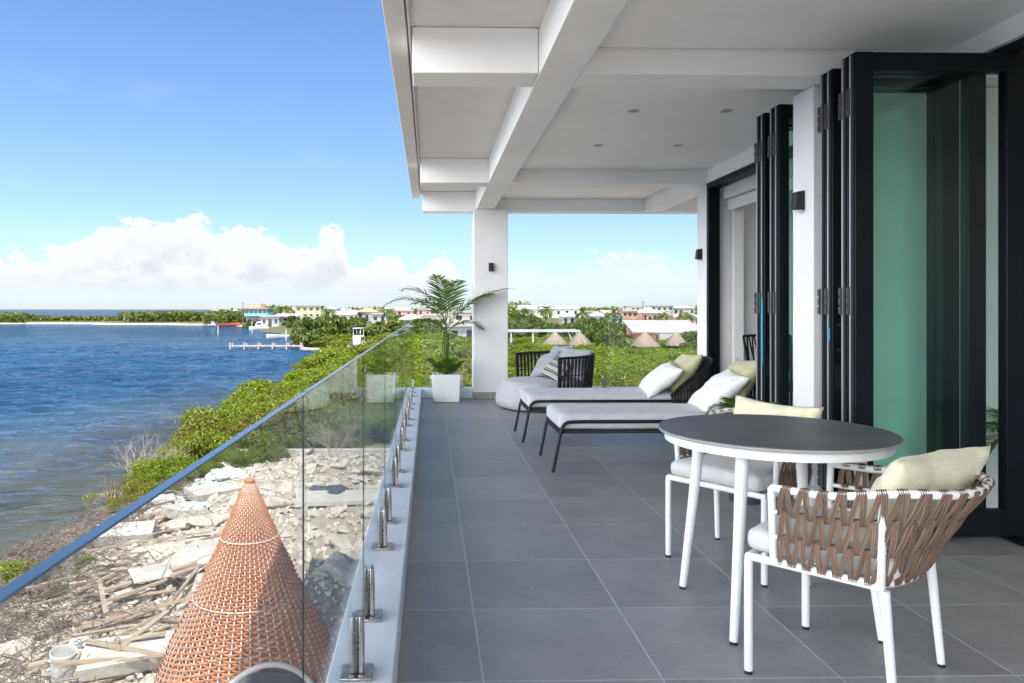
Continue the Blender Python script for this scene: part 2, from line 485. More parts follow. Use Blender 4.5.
def ground(x, y):
    s = x - shore_x(y) + fbm(x, y, .25, 3.1) * .9
    h = WATER + max(-2.2, min(.62, s * .13))
    if s > 0 and y < 60: h += .11 * fbm(x, y, .9, 1.0) * min(1, s)
    if s > 6: h += 1.3 * sstep(110, 330, y) * min(1, (s - 6) / 20) * (sstep(-95, -50, x) if y < 345 else 1)
    return h


def axis(lo, hi, d0, gr):
    a = [0.0]; st = d0
    while a[-1] < hi: a.append(a[-1] + st); st *= gr if a[-1] > 26 else 1.0
    b = [0.0]; st = d0
    while b[-1] > lo: b.append(b[-1] - st); st *= gr if b[-1] < -14 else 1.0
    return sorted(set(a + b))


xs = axis(-9000, 9000, .42, 1.09); ys = [y for y in axis(-60, 20000, .5, 1.045)]
gm = MB(); gm.v = [(x, y, ground(x, y)) for y in ys for x in xs]
nx = len(xs)
gm.f = [(j * nx + i, j * nx + i + 1, (j + 1) * nx + i + 1, (j + 1) * nx + i) for j in range(len(ys) - 1) for i in range(nx - 1)]
gm.mi = [0] * len(gm.f)


def ground_mat():
    m, q, b, o = new_mat('sandy_ground')
    ge = q.node('ShaderNodeNewGeometry'); P = ge.outputs['Position']; x, y, z = q.sep(P)
    n1 = q.noise(P, .35, 6, .6); n2 = q.noise(P, 3.5, 6, .7); n3 = q.noise(P, 22, 4, .65)
    k = q.m('ADD', q.m('MULTIPLY', n1, .4), q.m('ADD', q.m('MULTIPLY', n2, .4), q.m('MULTIPLY', n3, .2)))
    sand = q.mix(q.step(k, .3, .7), rgb(.26, .21, .16), rgb(.50, .43, .345))
    soil = q.mix(q.step(k, .3, .7), rgb(.05, .06, .02), rgb(.16, .15, .06))
    wet = q.mix(n2, rgb(.10, .085, .05), rgb(.20, .17, .10))
    far = q.step(y, 23.0, 26.0)
    c = q.mix(far, sand, soil)
    beach = q.m('MULTIPLY', q.step(z, WATER + .55, WATER + .25), q.step(y, 200, 250))
    c = q.mix(beach, c, rgb(.62, .56, .45))
    c = q.mix(q.step(z, WATER + .14, WATER - .04), c, wet)
    q.put(b.inputs['Base Color'], c); b.inputs['Roughness'].default_value = .95; b.inputs['Specular IOR Level'].default_value = .2
    bn = q.node('ShaderNodeBump'); bn.inputs['Strength'].default_value = .8; bn.inputs['Distance'].default_value = .06
    q.put(bn.inputs['Height'], q.m('ADD', n2, q.m('MULTIPLY', n3, .5))); q.put(b.inputs['Normal'], bn.outputs[0])
    return m


tag(gm.build('ground', ground_mat(), smooth=True, fix=False), kind='structure')


def water_mat():
    m, q, b, o = new_mat('sea_water')
    q.n.remove(b)
    ge = q.node('ShaderNodeNewGeometry'); P = ge.outputs['Position']; x, y, z = q.sep(P)
    v = q.comb(q.m('MULTIPLY', q.m('ADD', x, q.m('MULTIPLY', y, .22)), .55), q.m('SUBTRACT', y, q.m('MULTIPLY', x, .12)), 0)
    w3 = q.noise(P, .10, 4, .6); w1 = q.noise(v, .95, 3, .6)
    hgt = None
    for sc, am in ((3.4, .09), (1.3, .22), (.55, .45), (.20, 1.7)):
        t_ = q.m('MULTIPLY', q.noise(v, sc, 3, .6), am)
        hgt = t_ if hgt is None else q.m('ADD', hgt, t_)
    bn = q.node('ShaderNodeBump'); bn.inputs['Strength'].default_value = 1.0; bn.inputs['Distance'].default_value = 1.0
    q.put(bn.inputs['Height'], hgt)
    # depth of colour: distance east-west from the shore and seagrass patches
    sh = q.step(q.m('ADD', x, q.m('MULTIPLY', q.m('SUBTRACT', w3, .5), 9)), -22, -9.5)
    near = q.step(y, 70, 16)
    deep = q.mix(q.step(w3, .38, .62), rgb(.009, .034, .072), rgb(.016, .060, .105))
    shal = q.mix(w1, rgb(.045, .060, .058), rgb(.13, .115, .075))
    c = q.mix(q.m('MULTIPLY', q.m('MULTIPLY', sh, near), .85), deep, shal)
    d = q.node('ShaderNodeBsdfDiffuse'); q.put(d.inputs[0], c); q.l.new(bn.outputs[0], d.inputs['Normal'])
    gl = q.node('ShaderNodeBsdfGlossy'); gl.inputs['Roughness'].default_value = .07; q.l.new(bn.outputs[0], gl.inputs['Normal'])
    gl.inputs[0].default_value = rgb(.86, .92, 1.0)
    fr = q.node('ShaderNodeFresnel'); fr.inputs[0].default_value = 1.33; q.l.new(bn.outputs[0], fr.inputs['Normal'])
    mx = q.node('ShaderNodeMixShader'); q.put(mx.inputs[0], q.m('MINIMUM', fr.outputs[0], .44))
    q.l.new(d.outputs[0], mx.inputs[1]); q.l.new(gl.outputs[0], mx.inputs[2])
    # very shallow margin lets the bed show
    tr = q.node('ShaderNodeBsdfTransparent'); tr.inputs[0].default_value = rgb(.75, .85, .85)
    m2 = q.node('ShaderNodeMixShader'); q.put(m2.inputs[0], q.m('MULTIPLY', q.m('MULTIPLY', q.step(x, -14, -9.5), near), .5))
    q.l.new(mx.outputs[0], m2.inputs[1]); q.l.new(tr.outputs[0], m2.inputs[2])
    q.l.new(m2.outputs[0], o.inputs[0])
    return m


def wave(x, y):
    k = sstep(170, 60, y) * sstep(-122, -90, x)
    if k <= 0: return 0.0
    u = x + .22 * y
    h = 0.0
    for sc, am, sx, sd in ((.34, .14, .5, 1.0), (.85, .145, .5, 4.0), (2.0, .065, .6, 9.0)):
        n_ = noise.noise(Vector((u * sc * sx, (y - .12 * x) * sc, sd)))
        h += am * ((1 - abs(n_) * 1.9) - .45)
    return h * k * (.35 + .65 * sstep(-9.5, -14, x))


wx = [-30000, -9000, -3000, -1000, -400, -200, -150] + [-125 + .34 * i for i in range(358)] + [0, 40, 400, 9000]
wy = [-3000, -200, -20, 0]
while wy[-1] < 175: wy.append(wy[-1] + max(.20, .0042 * wy[-1]))
wy += [230, 300, 400, 700, 2000, 8000, 40000]
wm = MB(); wm.v = [(x, y, WATER + wave(x, y)) for y in wy for x in wx]
nw = len(wx)
wm.f = [(j * nw + i, j * nw + i + 1, (j + 1) * nw + i + 1, (j + 1) * nw + i) for j in range(len(wy) - 1) for i in range(nw - 1)]
wm.mi = [0] * len(wm.f)
tag(wm.build('sea_water', water_mat(), smooth=True, fix=False), kind='structure')

# ------------------------------------------------------------------ the villa and its terrace
Y0, YE = -2.2, 10.62            # terrace from behind the camera to its far kerb
XR = 3.06                       # plane of the folding doors
house = thing('villa', 'white concrete villa with a deep beamed terrace roof over grey tiles', 'house')
BB = 2.626                      # underside of the beams
m = MB(); m.box(-.30, 8.5, Y0, YE, -.28, 0); m.build('terrace_floor', M['tile'], house)
m = MB(); m.box(-.32, 8.5, Y0, YE + .02, -3.6, -.284); m.build('lower_storey', M['raw_concrete'], house)
m = MB(); m.box(-.308, -.108, Y0, YE, 0.003, .14); m.build('kerb', M['kerb'], house, bevel=.006)
m = MB(); m.box(-.105, 8.5, 10.43, YE, 0.003, .14); m.build('kerb', M['kerb'], house, bevel=.006)
# roof: slab, lip, ceilings, beams
m = MB(); m.box(-.25, 8.5, Y0, 10.85, 2.90, 3.25); m.build('roof_slab', M['fascia'], house, bevel=.008)
m = MB(); m.box(-.25, -.135, Y0, 10.85, 2.845, 2.898); m.box(-.125, -.112, Y0, 10.62, 2.86, 2.898); m.build('roof_lip', M['fascia'], house, bevel=.005)
m = MB(); m.box(.645, .895, Y0, 10.55, BB, 2.896); m.build('long_beam', M['ceiling'], house, bevel=.006)
for y0, y1 in ((.55, .83), (4.40, 4.68), (8.22, 8.50)):
    m = MB(); m.box(-.10, .642, y0, y1, BB + .002, 2.897); m.box(.898, 8.4, y0, y1, BB + .002, 2.898); m.build('cross_beam', M['ceiling'], house, bevel=.006)
m = MB(); m.box(-.10, 8.4, 10.555, 10.83, BB - .003, 2.897); m.build('edge_beam', M['ceiling'], house, bevel=.006)
for y0, y1 in ((.83, 4.40), (4.68, 8.22)):      # dropped plaster panels with a shadow gap
    m = MB(); m.box(.925, XR - .002, y0 + .012, y1 - .03, 2.775, 2.896); m.build('ceiling_panel', M['ceiling'], house)
m = MB(); m.box(.925, 8.3, Y0, .53, 2.775, 2.896); m.build('ceiling_panel', M['ceiling'], house)
m = MB(); m.box(.925, 3.02, 8.51, 10.54, 2.80, 2.896); m.build('ceiling_panel', M['ceiling'], house)
m = MB(); m.box(3.05, 3.30, 8.503, 10.552, BB + .004, 2.896); m.build('long_beam', M['ceiling'], house, bevel=.006)
# column at the corner with its tiled foot
m = MB(); m.box(.61, 1.08, 10.31, 10.77, .006, BB - .004); m.build('column', M['wall'], house, bevel=.008)
m = MB()
m.box(.598, .838, 10.297, 10.309, .003, .10); m.box(.842, 1.092, 10.297, 10.309, .003, .10)
m.box(.598, .609, 10.311, 10.42, .003, .10); m.box(1.081, 1.092, 10.311, 10.42, .003, .10); m.build('skirting', M['skirting'], house)
# right-hand wall: pier with partition behind, far pier, headers
m = MB(); m.box(2.37, 8.3, 4.58, 4.84, 0.003, BB - .003); m.build('pier_wall', M['wall'], house, bevel=.006)
m = MB(); m.box(XR, 3.34, 8.23, 8.51, .003, BB - .002); m.build('pier_wall', M['wall'], house, bevel=.006)
m = MB(); m.box(3.342, 8.3, 8.30, 8.50, .003, BB - .001); m.build('end_wall', M['inner'], house)
m = MB(); m.box(XR, 3.30, .835, 4.575, 2.66, 2.893); m.build('header', M['ceiling'], house)
m = MB(); m.box(XR, 3.30, 4.845, 8.215, 2.63, 2.893); m.build('header', M['ceiling'], house)
m = MB(); m.box(XR, 3.30, Y0, .52, .003, 2.773); m.build('wall', M['wall'], house)
m = MB(); m.box(8.3, 8.5, Y0, 8.5, .003, .60); m.box(8.3, 8.5, Y0, 8.5, 2.45, 2.897)
for y in (Y0, .6, 2.6, 4.4, 6.3, 8.2): m.box(8.302, 8.498, y, y + .28, .601, 2.449)
m.build('back_wall', M['inner'], house)  # unseen wall, left open in a band so daylight brightens the room
m = MB(); m.box(XR + .3, 8.3, Y0, Y0 + .2, .003, 2.897); m.build('back_wall', M['inner'], house)
for y0, y1 in ((.84, 4.39), (4.69, 8.21)):
    m = MB(); m.box(3.31, 8.29, y0, y1, 2.74, 2.895); m.build('room_ceiling', M['inner'], house)
# door tracks and jambs
m = MB()
m.box(XR + .03, XR + .13, .84, 4.57, 2.615, 2.657); m.box(XR + .03, XR + .13, .84, 4.57, .006, .02); m.box(XR + .03, XR + .13, .78, .835, .02, 2.615)
m.build('door_track', M['door_frame'], house)
m = MB()
m.box(XR + .005, XR + .13, 4.86, 8.17, 2.57, 2.627); m.box(XR + .005, XR + .13, 8.17, 8.225, .006, 2.627); m.box(XR + .005, XR + .13, 4.86, 8.17, .006, .02)
m.build('door_track', M['door_frame'], house)
m = MB(); m.box(XR + .16, XR + .28, 4.9, 8.15, 2.44, 2.60); m.box(XR + .21, XR + .23, 4.9, 8.15, 2.32, 2.44); m.build('roller_blind', M['blind'], house, bevel=.01)
m = MB(); m.box(3.345, 3.45, 8.16, 8.298, .004, 2.6); m.build('wall_return', M['inner'], house)
m = MB(); m.box(3.35, 8.28, 4.565, 4.577, .003, .09); m.build('skirting', M['inner'], house)

# ------------------------------------------------------------------ folding doors
def door_panel(parent, x0, x1, y, th, H, handle=False, hinges=True, st=.10):
    tr, br = .10, .14
    f = MB()
    f.box(x0, x0 + st, y, y + th, .025, H); f.box(x1 - st, x1, y, y + th, .025, H)
    f.box(x0 + st, x1 - st, y + .002, y + th - .002, H - tr, H - .001); f.box(x0 + st, x1 - st, y + .002, y + th - .002, .026, .025 + br)
    p = f.build('door_panel', M['door_frame'], parent, bevel=.004)
    gl = MB(); gl.box(x0 + st + .001, x1 - st - .001, y + th * .5 - .006, y + th * .5 + .006, .027 + br, H - tr - .002)
    gl.build('pane', M['glass_door'], p)
    gk = MB()                                       # rubber gaskets and bright weather strip on the leading edge
    gk.box(x0 - .006, x0 - .001, y + th * .20, y + th * .34, .03, H - .01)
    gk.build('edge_seal', M['rubber'], p)
    gs = MB(); gs.box(x0 - .005, x0 - .001, y + th * .58, y + th * .74, .03, H - .01); gs.build('metal_strip', M['strip'], p)
    if hinges:
        for z in (.28, H * .5 - .02, H - .26):
            h = MB()
            for k in (-.05, 0, .05): h.tube([(x0 - .006, y + th, z + k - .02), (x0 - .006, y + th, z + k + .02)], .007, 8)
            h.box(x0 - .008, x0 - .002, y + th * .62, y + th * .96, z - .075, z + .075)
            h.build('hinge', M['hinge'], p, smooth=40)
    if handle:
        h = MB(); z = 1.08
        h.tube([(x0 + .03, y - .002, z - .07), (x0 + .03, y - .045, z - .07), (x0 + .03, y - .05, z - .06), (x0 + .03, y - .05, z + .06), (x0 + .03, y - .045, z + .07), (x0 + .03, y - .002, z + .07)], .007, 8)
        h.box(x0 + .015, x0 + .045, y - .006, y - .001, z - .30, z - .16)
        h.build('handle', M['black_metal'], p, smooth=40)
    return p


fd = thing('folding_door', 'dark framed glass folding door stacked open behind the round table', 'folding door', (2.6, 4.0, 0))
fd2 = thing('folding_door', 'dark folding door stacked beside the sun loungers, far side of the pier', 'folding door', (2.6, 5.0, 0))
for y, hd in ((3.93, False), (4.005, False), (4.21, True), (4.285, False)):
    p = door_panel(fd, (2.26 if y < 4.1 else 2.29) - 2.6, (3.18 if y < 4 else 3.025) - 2.6, y - 4.0, .066, 2.61, hd)
for y, hd in ((4.95, False), (5.025, False), (5.165, True), (5.24, False)):
    p = door_panel(fd2, 2.33 - 2.6, 3.16 - 2.6, y - 5.0, .062, 2.61, hd, True, .07)

# glazing tape left on a door edge
tp = MB(); tp.box(2.32, 2.323, 5.175, 5.195, .85, 1.32); tag(tp.build('tape_strip', mat('blue_tape', (.02, .30, .45), .5)), 'blue protective tape left on the far folding door edge', 'tape')
tp = MB(); tp.box(2.28, 2.283, 4.225, 4.245, 1.06, 1.13); tag(tp.build('tape_strip', bpy.data.materials['blue_tape']), 'short blue tape scrap on the near folding door edge', 'tape')

# light switch and interior fittings
sw = thing('light_switch', 'pale wall switch plate seen through the near glass door', 'switch', (3.40, 4.577, 1.25))
m = MB(); m.box(-.04, .04, -.010, 0, -.065, .065); m.build('plate', M['gel'], sw, bevel=.003)
m = MB(); m.box(-.025, .025, -.015, -.0105, -.03, .03); m.build('rocker', M['blind'], sw)

# ------------------------------------------------------------------ wall lamps, downlights
def wall_lamp(loc, axis_x, label):
    t = thing('wall_lamp', label, 'wall lamp', loc, 0 if axis_x else -PI / 2, 'black wall lamps')
    # local: sticks out along -X from the wall, wedge profile in XZ
    m = MB(); m.prism([(0, -.10), (-.105, -.085), (-.085, .085), (0, .10)], -.052, .052); m.build('housing', M['black_plastic'], t, bevel=.006)
    m = MB(); m.box(-.085, -.02, -.04, .04, -.112, -.10); m.build('lens', M['gel'], t)
    t.scale = (.62, .62, .62)
    return t


wall_lamp((2.369, 4.71, 1.93), True, 'black wedge wall lamp on the white pier between the door stacks')
wall_lamp((3.059, 8.37, 1.86), True, 'black wall lamp on the far white pier beyond the open doorway')
wl = wall_lamp((.845, 10.309, 1.82), False, 'small black wall lamp on the square terrace column'); wl.rotation_euler = (0, 0, PI / 2)

for i, (px, d) in enumerate(((633.9, 5.8), (598, 7.02), (726.3, 5.8), (677.8, 7.02))):
    p = spot(px, d, 2.774)
    t = thing('downlight', ['recessed ceiling downlight nearest the long beam, second bay', 'recessed ceiling downlight at the far left of the second bay', 'recessed ceiling downlight above the far door stack', 'recessed ceiling downlight far right, before the open doorway'][i], 'downlight', p, 0, 'recessed ceiling downlights')
    m = MB(); m.lathe([(.036, 0), (.05, -.004), (.052, 0)], 24, cap=False); m.build('trim_ring', M['gel'], t, smooth=True)
    m = MB(); m.lathe([(.036, -.0005), (.012, .0), ], 24); m.build('lens', M['downlight'], t)

wr = MB()
for k in range(4):
    a = k * 1.7; wr.tube([(.646, 3.33 + .01 * k, 2.72), (.62, 3.33 + .02 * math.sin(a), 2.69), (.60 + .02 * math.cos(a), 3.33 + .03 * math.sin(a), 2.645 - .01 * k)], .0025, 5)
tag(wr.build('loose_wire', M['rubber']), 'loose black wires sticking out of the side of the long beam', 'wire')

# ------------------------------------------------------------------ glass balustrade
GX, GZ = -.218, 1.095


def spigot(parent, x, y, rz=0):
    e = bpy.data.objects.new('spigot', None)
    b = MB(); b.box(-.048, .048, -.048, .048, .1405, .152)
    o = b.build('spigot', M['steel'], parent, bevel=.004); o.location = (x, y, 0); o.rotation_euler = (0, 0, rz)
    for s in (-1, 1):
        c = MB()
        i = len(c.v)
        c.prism([(s * .0062, .153), (s * .022, .153), (s * .022, .26), (s * .016, .322), (s * .0062, .322)], -.022, .022)
        c.build('clamp', M['steel'], o, bevel=.003)
    k = MB(); k.box(-.0055, .0055, -.019, .019, .153, .30); k.build('core', M['rubber'], o)
    bpy.data.objects.remove(e)
    return o


def panel(parent, x0, x1, y0, y1, clear=False, proto=[]):
    p = MB(); p.box(x0, x1, y0, y1, .19, GZ - .003); p.build('glass_panel', M['glass_clear' if clear else 'glass_rail'], parent)
    e = MB(); e.box(x0, x1, y0, y1, GZ - .002, GZ); e.build('top_edge', M['glass_edge'], parent)
    if not clear:
        e = MB(); e.box(x0, x0 + .003, y1, y1 + .001, .19, GZ - .004); e.build('side_edge', M['glass_joint'], parent)


bl = thing('glass_balustrade', 'frameless glass balustrade on steel clamps along the water side kerb', 'railing')
proto = None
k0 = 1.325
for i in range(-2, 8):
    y0, y1 = k0 + 1.2 * i + .006, k0 + 1.2 * (i + 1) - .006
    y1 = min(y1, 10.40)
    if y1 - y0 < .2: continue
    dz = 0.0 if i < 0 else -.006
    panel(bl, GX - .0045, GX + .0045, y0, y1)
for i in range(-1, 8):
    for off in (-.26, .16):
        y = k0 + 1.2 * i + off
        if y < -.4 or y > 10.3: continue
        if proto is None: proto = spigot(bl, GX, y)
        else:
            c = copy_tree(proto, bl); c.location = (GX, y, 0)
bl2 = thing('glass_balustrade', 'clear glass balustrade on the far kerb beyond planter and loungers', 'railing')
for x0, x1 in ((-.10, .58), (1.12, 2.30), (2.32, 3.5), (3.52, 4.7)):
    panel(bl2, x0, x1, 10.517, 10.529, True)
    for x in (x0 + .14, x1 - .14):
        c = copy_tree(proto, bl2); c.location = (x, 10.523, 0); c.rotation_euler = (0, 0, PI / 2)

# ------------------------------------------------------------------ soft shapes
def pillow_mesh(wd, ht, th, mt, seed=0, n=26):
    b = MB(); idx = {}
    for side in (1, -1):
        for i in range(n + 1):
            for j in range(n + 1):
                u, v = -1 + 2 * i / n, -1 + 2 * j / n
                edge = i in (0, n) or j in (0, n)
                if edge and side < 0: idx[(side, i, j)] = idx[(1, i, j)]; continue
                x = wd / 2 * u * (1 - .10 * (1 - v * v) * abs(u)); y = ht / 2 * v * (1 - .10 * (1 - u * u) * abs(v))
                p = max(0, (1 - u ** 2) * (1 - v ** 2)) ** .42
                wr_ = noise.noise(Vector((u * 2.2 + seed, v * 2.2, side * 3.0))) * .22 + noise.noise(Vector((u * 4.5 + seed, v * 7, side))) * .13
                cre = .05 * math.sin((u * u + v * v) * 9 + seed) * abs(u * v)
                z = side * th / 2 * p * (1 + wr_ + cre)
                z += .014 * noise.noise(Vector((u * 1.5, v * 1.5, seed + 9)))
                b.v.append((x, y, z)); idx[(side, i, j)] = len(b.v) - 1
    for side in (1, -1):
        for i in range(n):
            for j in range(n):
                q = [idx[(side, i, j)], idx[(side, i + 1, j)], idx[(side, i + 1, j + 1)], idx[(side, i, j + 1)]]
                b.f.append(tuple(q if side > 0 else q[::-1])); b.mi.append(0)
    return b


def place_pillow(name, label, wd, ht, th, mt, loc, face, lean, roll=0, seed=0, group=None):
    """face: heading (radians, 0 = +Y) the pillow front looks to; lean: tilt back from upright"""
    o = pillow_mesh(wd, ht, th, mt, seed).build(name, mt, None, smooth=True)
    tag(o, label, 'pillow', group)
    # local z = front normal, local y = up
    f = Vector((-math.sin(face), math.cos(face), 0)); up = Vector((0, 0, 1))
    nrm = f * math.cos(lean) + up * math.sin(lean); u = up * math.cos(lean) - f * math.sin(lean)
    r = u.cross(nrm)
    rm = Matrix((r, u, nrm)).transposed() @ Matrix.Rotation(roll, 3, 'Z')
    o.rotation_euler = rm.to_euler(); o.location = loc
    return o


def cushion(b, x0, x1, y0, y1, z0, z1, r=.03, n=16, puff=.008, seed=0):
    """soft rounded slab"""
    nx_, ny_ = n, n
    cx, cy, cz = (x0 + x1) / 2, (y0 + y1) / 2, (z0 + z1) / 2
    hx, hy, hz = (x1 - x0) / 2, (y1 - y0) / 2, (z1 - z0) / 2
    bm = bmesh.new(); bmesh.ops.create_cube(bm, size=2.0)
    bmesh.ops.subdivide_edges(bm, edges=bm.edges[:], cuts=n, use_grid_fill=True)
    i0 = len(b.v)
    for v in bm.verts:
        p = Vector((v.co.x * hx, v.co.y * hy, v.co.z * hz))
        # concentrate samples near the borders
        q = Vector([math.copysign(1 - (1 - abs(t)) ** 1.6, t) for t in v.co]); p = Vector((q.x * hx, q.y * hy, q.z * hz))
        inn = Vector((max(-hx + r, min(hx - r, p.x)), max(-hy + r, min(hy - r, p.y)), max(-hz + r, min(hz - r, p.z))))
        d = p - inn
        if d.length > 1e-6: p = inn + d.normalized() * min(r, d.length if d.length < r else r)
        k = (1 - (p.x / hx) ** 2) * (1 - (p.y / hy) ** 2)
        p.z += math.copysign(puff, p.z) * max(0, k) + .004 * noise.noise(Vector((p.x * 6 + seed, p.y * 6, p.z * 3)))
        b.v.append((cx + p.x, cy + p.y, cz + p.z))
    for f in bm.faces: b.f.append(tuple(i0 + v.index for v in f.verts)); b.mi.append(b.cur)
    bm.free()
    return b


def polyline_at(pts, t):
    L = [0]
    for a, c in zip(pts, pts[1:]): L.append(L[-1] + (c - a).length)
    s = max(0, min(1, t)) * L[-1]
    for i in range(len(pts) - 1):
        if s <= L[i + 1] or i == len(pts) - 2:
            k = (s - L[i]) / max(1e-9, L[i + 1] - L[i]); return pts[i].lerp(pts[i + 1], k)


# ------------------------------------------------------------------ woven dining chairs
def chair_rail(k):
    """k: 0 bottom rail .. 1 top rail; U from the left arm front round the back to the right"""
    a = .256 + .018 * k; b = .10 + .165 * k ** 1.15
    pts = []
    for i in range(7): pts.append((-a, .13 - .27 * i / 6, 0))
    for i in range(1, 24):
        ph = PI * i / 24; c = -math.cos(ph); s = math.sin(ph)
        pts.append((a * math.copysign(abs(c) ** .8, c), -.14 - b * s ** .85, 0))
    for i in range(7): pts.append((a, -.14 + .27 * i / 6, 0))
    out = []
    for x, y, _ in pts:
        back = sstep(.0, -.30, y)
        out.append(Vector((x, y, .405 + (.245 + .045 * back) * k)))
    return out


def make_chair(label, loc, rz):
    t = thing('dining_chair', label, 'armchair', loc, rz, 'rope dining armchairs at the round table')
    f = MB()
    f.tube([(-.255, .215, .40), (.255, .215, .40), (.255, -.19, .40), (-.255, -.19, .40)], .0135, 10, closed=True)
    for s in (-1, 1):
        f.tube([(s * .256, .13, .405), (s * .274, .13, .652)], .0125, 10)
        f.tube([(s * .255, -.19, .40), (s * .262, -.195, .52), (s * .270, -.20, .667)], .0125, 10)
    f.tube(chair_rail(1), .0135, 10); f.tube(chair_rail(.68), .008, 8); f.tube(chair_rail(.34), .008, 8); f.tube(chair_rail(0), .012, 8)
    f.build('frame', M['white_metal'], t, smooth=45)
    for s in (-1, 1):
        l = MB(); l.tube([(s * .255, .215, .012), (s * .255, .215, .392)], .0145, 12)
        lo = l.build('leg', M['white_metal'], t, smooth=45)
        c = MB(); c.tube([(s * .255, .215, 0), (s * .255, .215, .012)], .013, 12); c.build('foot_cap', M['rubber'], lo, smooth=45)
        l = MB(); l.tube([(s * .269, -.232, .012), (s * .255, -.20, .392)], [.0125, .016], 12)
        lo = l.build('leg', M['white_metal'], t, smooth=45)
        c = MB(); c.tube([(s * .269, -.233, 0), (s * .269, -.232, .012)], .012, 12); c.build('foot_cap', M['rubber'], lo, smooth=45)
    w_ = MB(); N = 26; rows = [(0, .34), (.34, .68), (.68, 1.0)]
    rails = {k: chair_rail(k) for k in (0, .34, .68, 1.0)}
    for ri, (ka, kb) in enumerate(rows):
        for i in range(N):
            ta, tb = (i + .5) / N, None
            base = polyline_at(rails[ka], ta)
            for sgn in (-1, 1):
                tb = (i + .5 + sgn * .40) / N
                if tb < 0.005 or tb > .995: continue
                for st in range(3):
                    o_ = (st - 1) * .0043
                    A = polyline_at(rails[ka], ta + o_ + sgn * .13 / N); B = polyline_at(rails[kb], tb + o_)
                    ctr = Vector((0, -.02, A.z)); out = (A - ctr); out.z = 0; out.normalize()
                    thick = .0155 if kb == 1.0 else .011
                    A2 = A + out * .0095; B2 = B + out * thick; mid = A2.lerp(B2, .5) + out * .004
                    pts = [A + Vector((0, 0, -.010)) - out * .004, A2 + Vector((0, 0, -.004)), mid, B2 + Vector((0, 0, .004)), B + Vector((0, 0, .015 if kb == 1.0 else .011)), B - out * thick + Vector((0, 0, .0))]
                    w_.tube(pts, .0030, 5, cap=False)
    w_.build('rope_weave', M['rope_brown'], t, smooth=True, fix=False)
    c = MB(); cushion(c, -.243, .243, -.235, .236, .414, .492, .034, 14); c.build('seat_cushion', M['seat_fabric'], t, smooth=True)
    return t


CH1 = spot(447 + 750 * 1.36 / 2.58, 2.58); A1 = math.atan2(.68, .73) + TH * 0
CH2 = spot(447 + 750 * 1.435 / 3.685, 3.685); A2 = math.atan2(.80, -.58)
make_chair('white framed brown rope armchair in front of the table, nearest the camera', CH1, A1)
make_chair('white framed brown rope armchair mostly hidden behind the round table', CH2, A2)


def local(c, rz, x, y, z): return (c.x + x * math.cos(rz) - y * math.sin(rz), c.y + x * math.sin(rz) + y * math.cos(rz), z)


place_pillow('pillow', 'cream linen cushion leaning in the nearest rope armchair', .54, .39, .16, M['cream_fabric'], local(CH1, A1, .06, -.205, .615), A1 + R(-15), R(30), R(0), 1.0)
place_pillow('pillow', 'cream linen cushion behind the far edge of the round table', .48, .38, .14, M['cream_fabric'], local(CH2, A2, -.03, -.215, .60), A2, R(24), R(-3), 4.0)

# ------------------------------------------------------------------ round table
TC = spot(447 + 750 * 1.333 / 3.06, 3.06)
tb = thing('round_table', 'round table with dark grey ceramic top and splayed white legs', 'table', TC)
m = MB(); m.lathe([(.446, .738), (.452, .742), (.452, .747), (.450, .75)], 96); m.cur = 0
m.build('tabletop', [M['ceramic']], tb, smooth=40)
m = MB(); m.lathe([(.431, .733), (.450, .7355), (.4545, .741), (.4545, .7468), (.4522, .7468), (.4522, .741), (.446, .7375)], 96, cap=False); m.build('top_rim', M['ceramic_edge'], tb, smooth=40)
m = MB(); m.lathe([(.411, .700), (.428, .700), (.428, .732), (.411, .732), (.411, .700)], 80, cap=False)
m.box(-.41, .41, -.02, .02, .705, .73); m.box(-.02, .02, -.41, .41, .706, .731); m.build('apron', M['white_metal'], tb, smooth=40)
for sx in (-1, 1):
    for sy in (-1, 1):
        l = MB(); l.tube([(sx * .279, sy * .279, .012), (sx * .245, sy * .245, .40), (sx * .222, sy * .222, .70)], [.0155, .021, .0255], 18)
        lo = l.build('leg', M['white_metal'], tb, smooth=45)
        c = MB(); c.tube([(sx * .280, sy * .280, 0), (sx * .279, sy * .279, .012)], .014, 14); c.build('foot_cap', M['rubber'], lo, smooth=45)

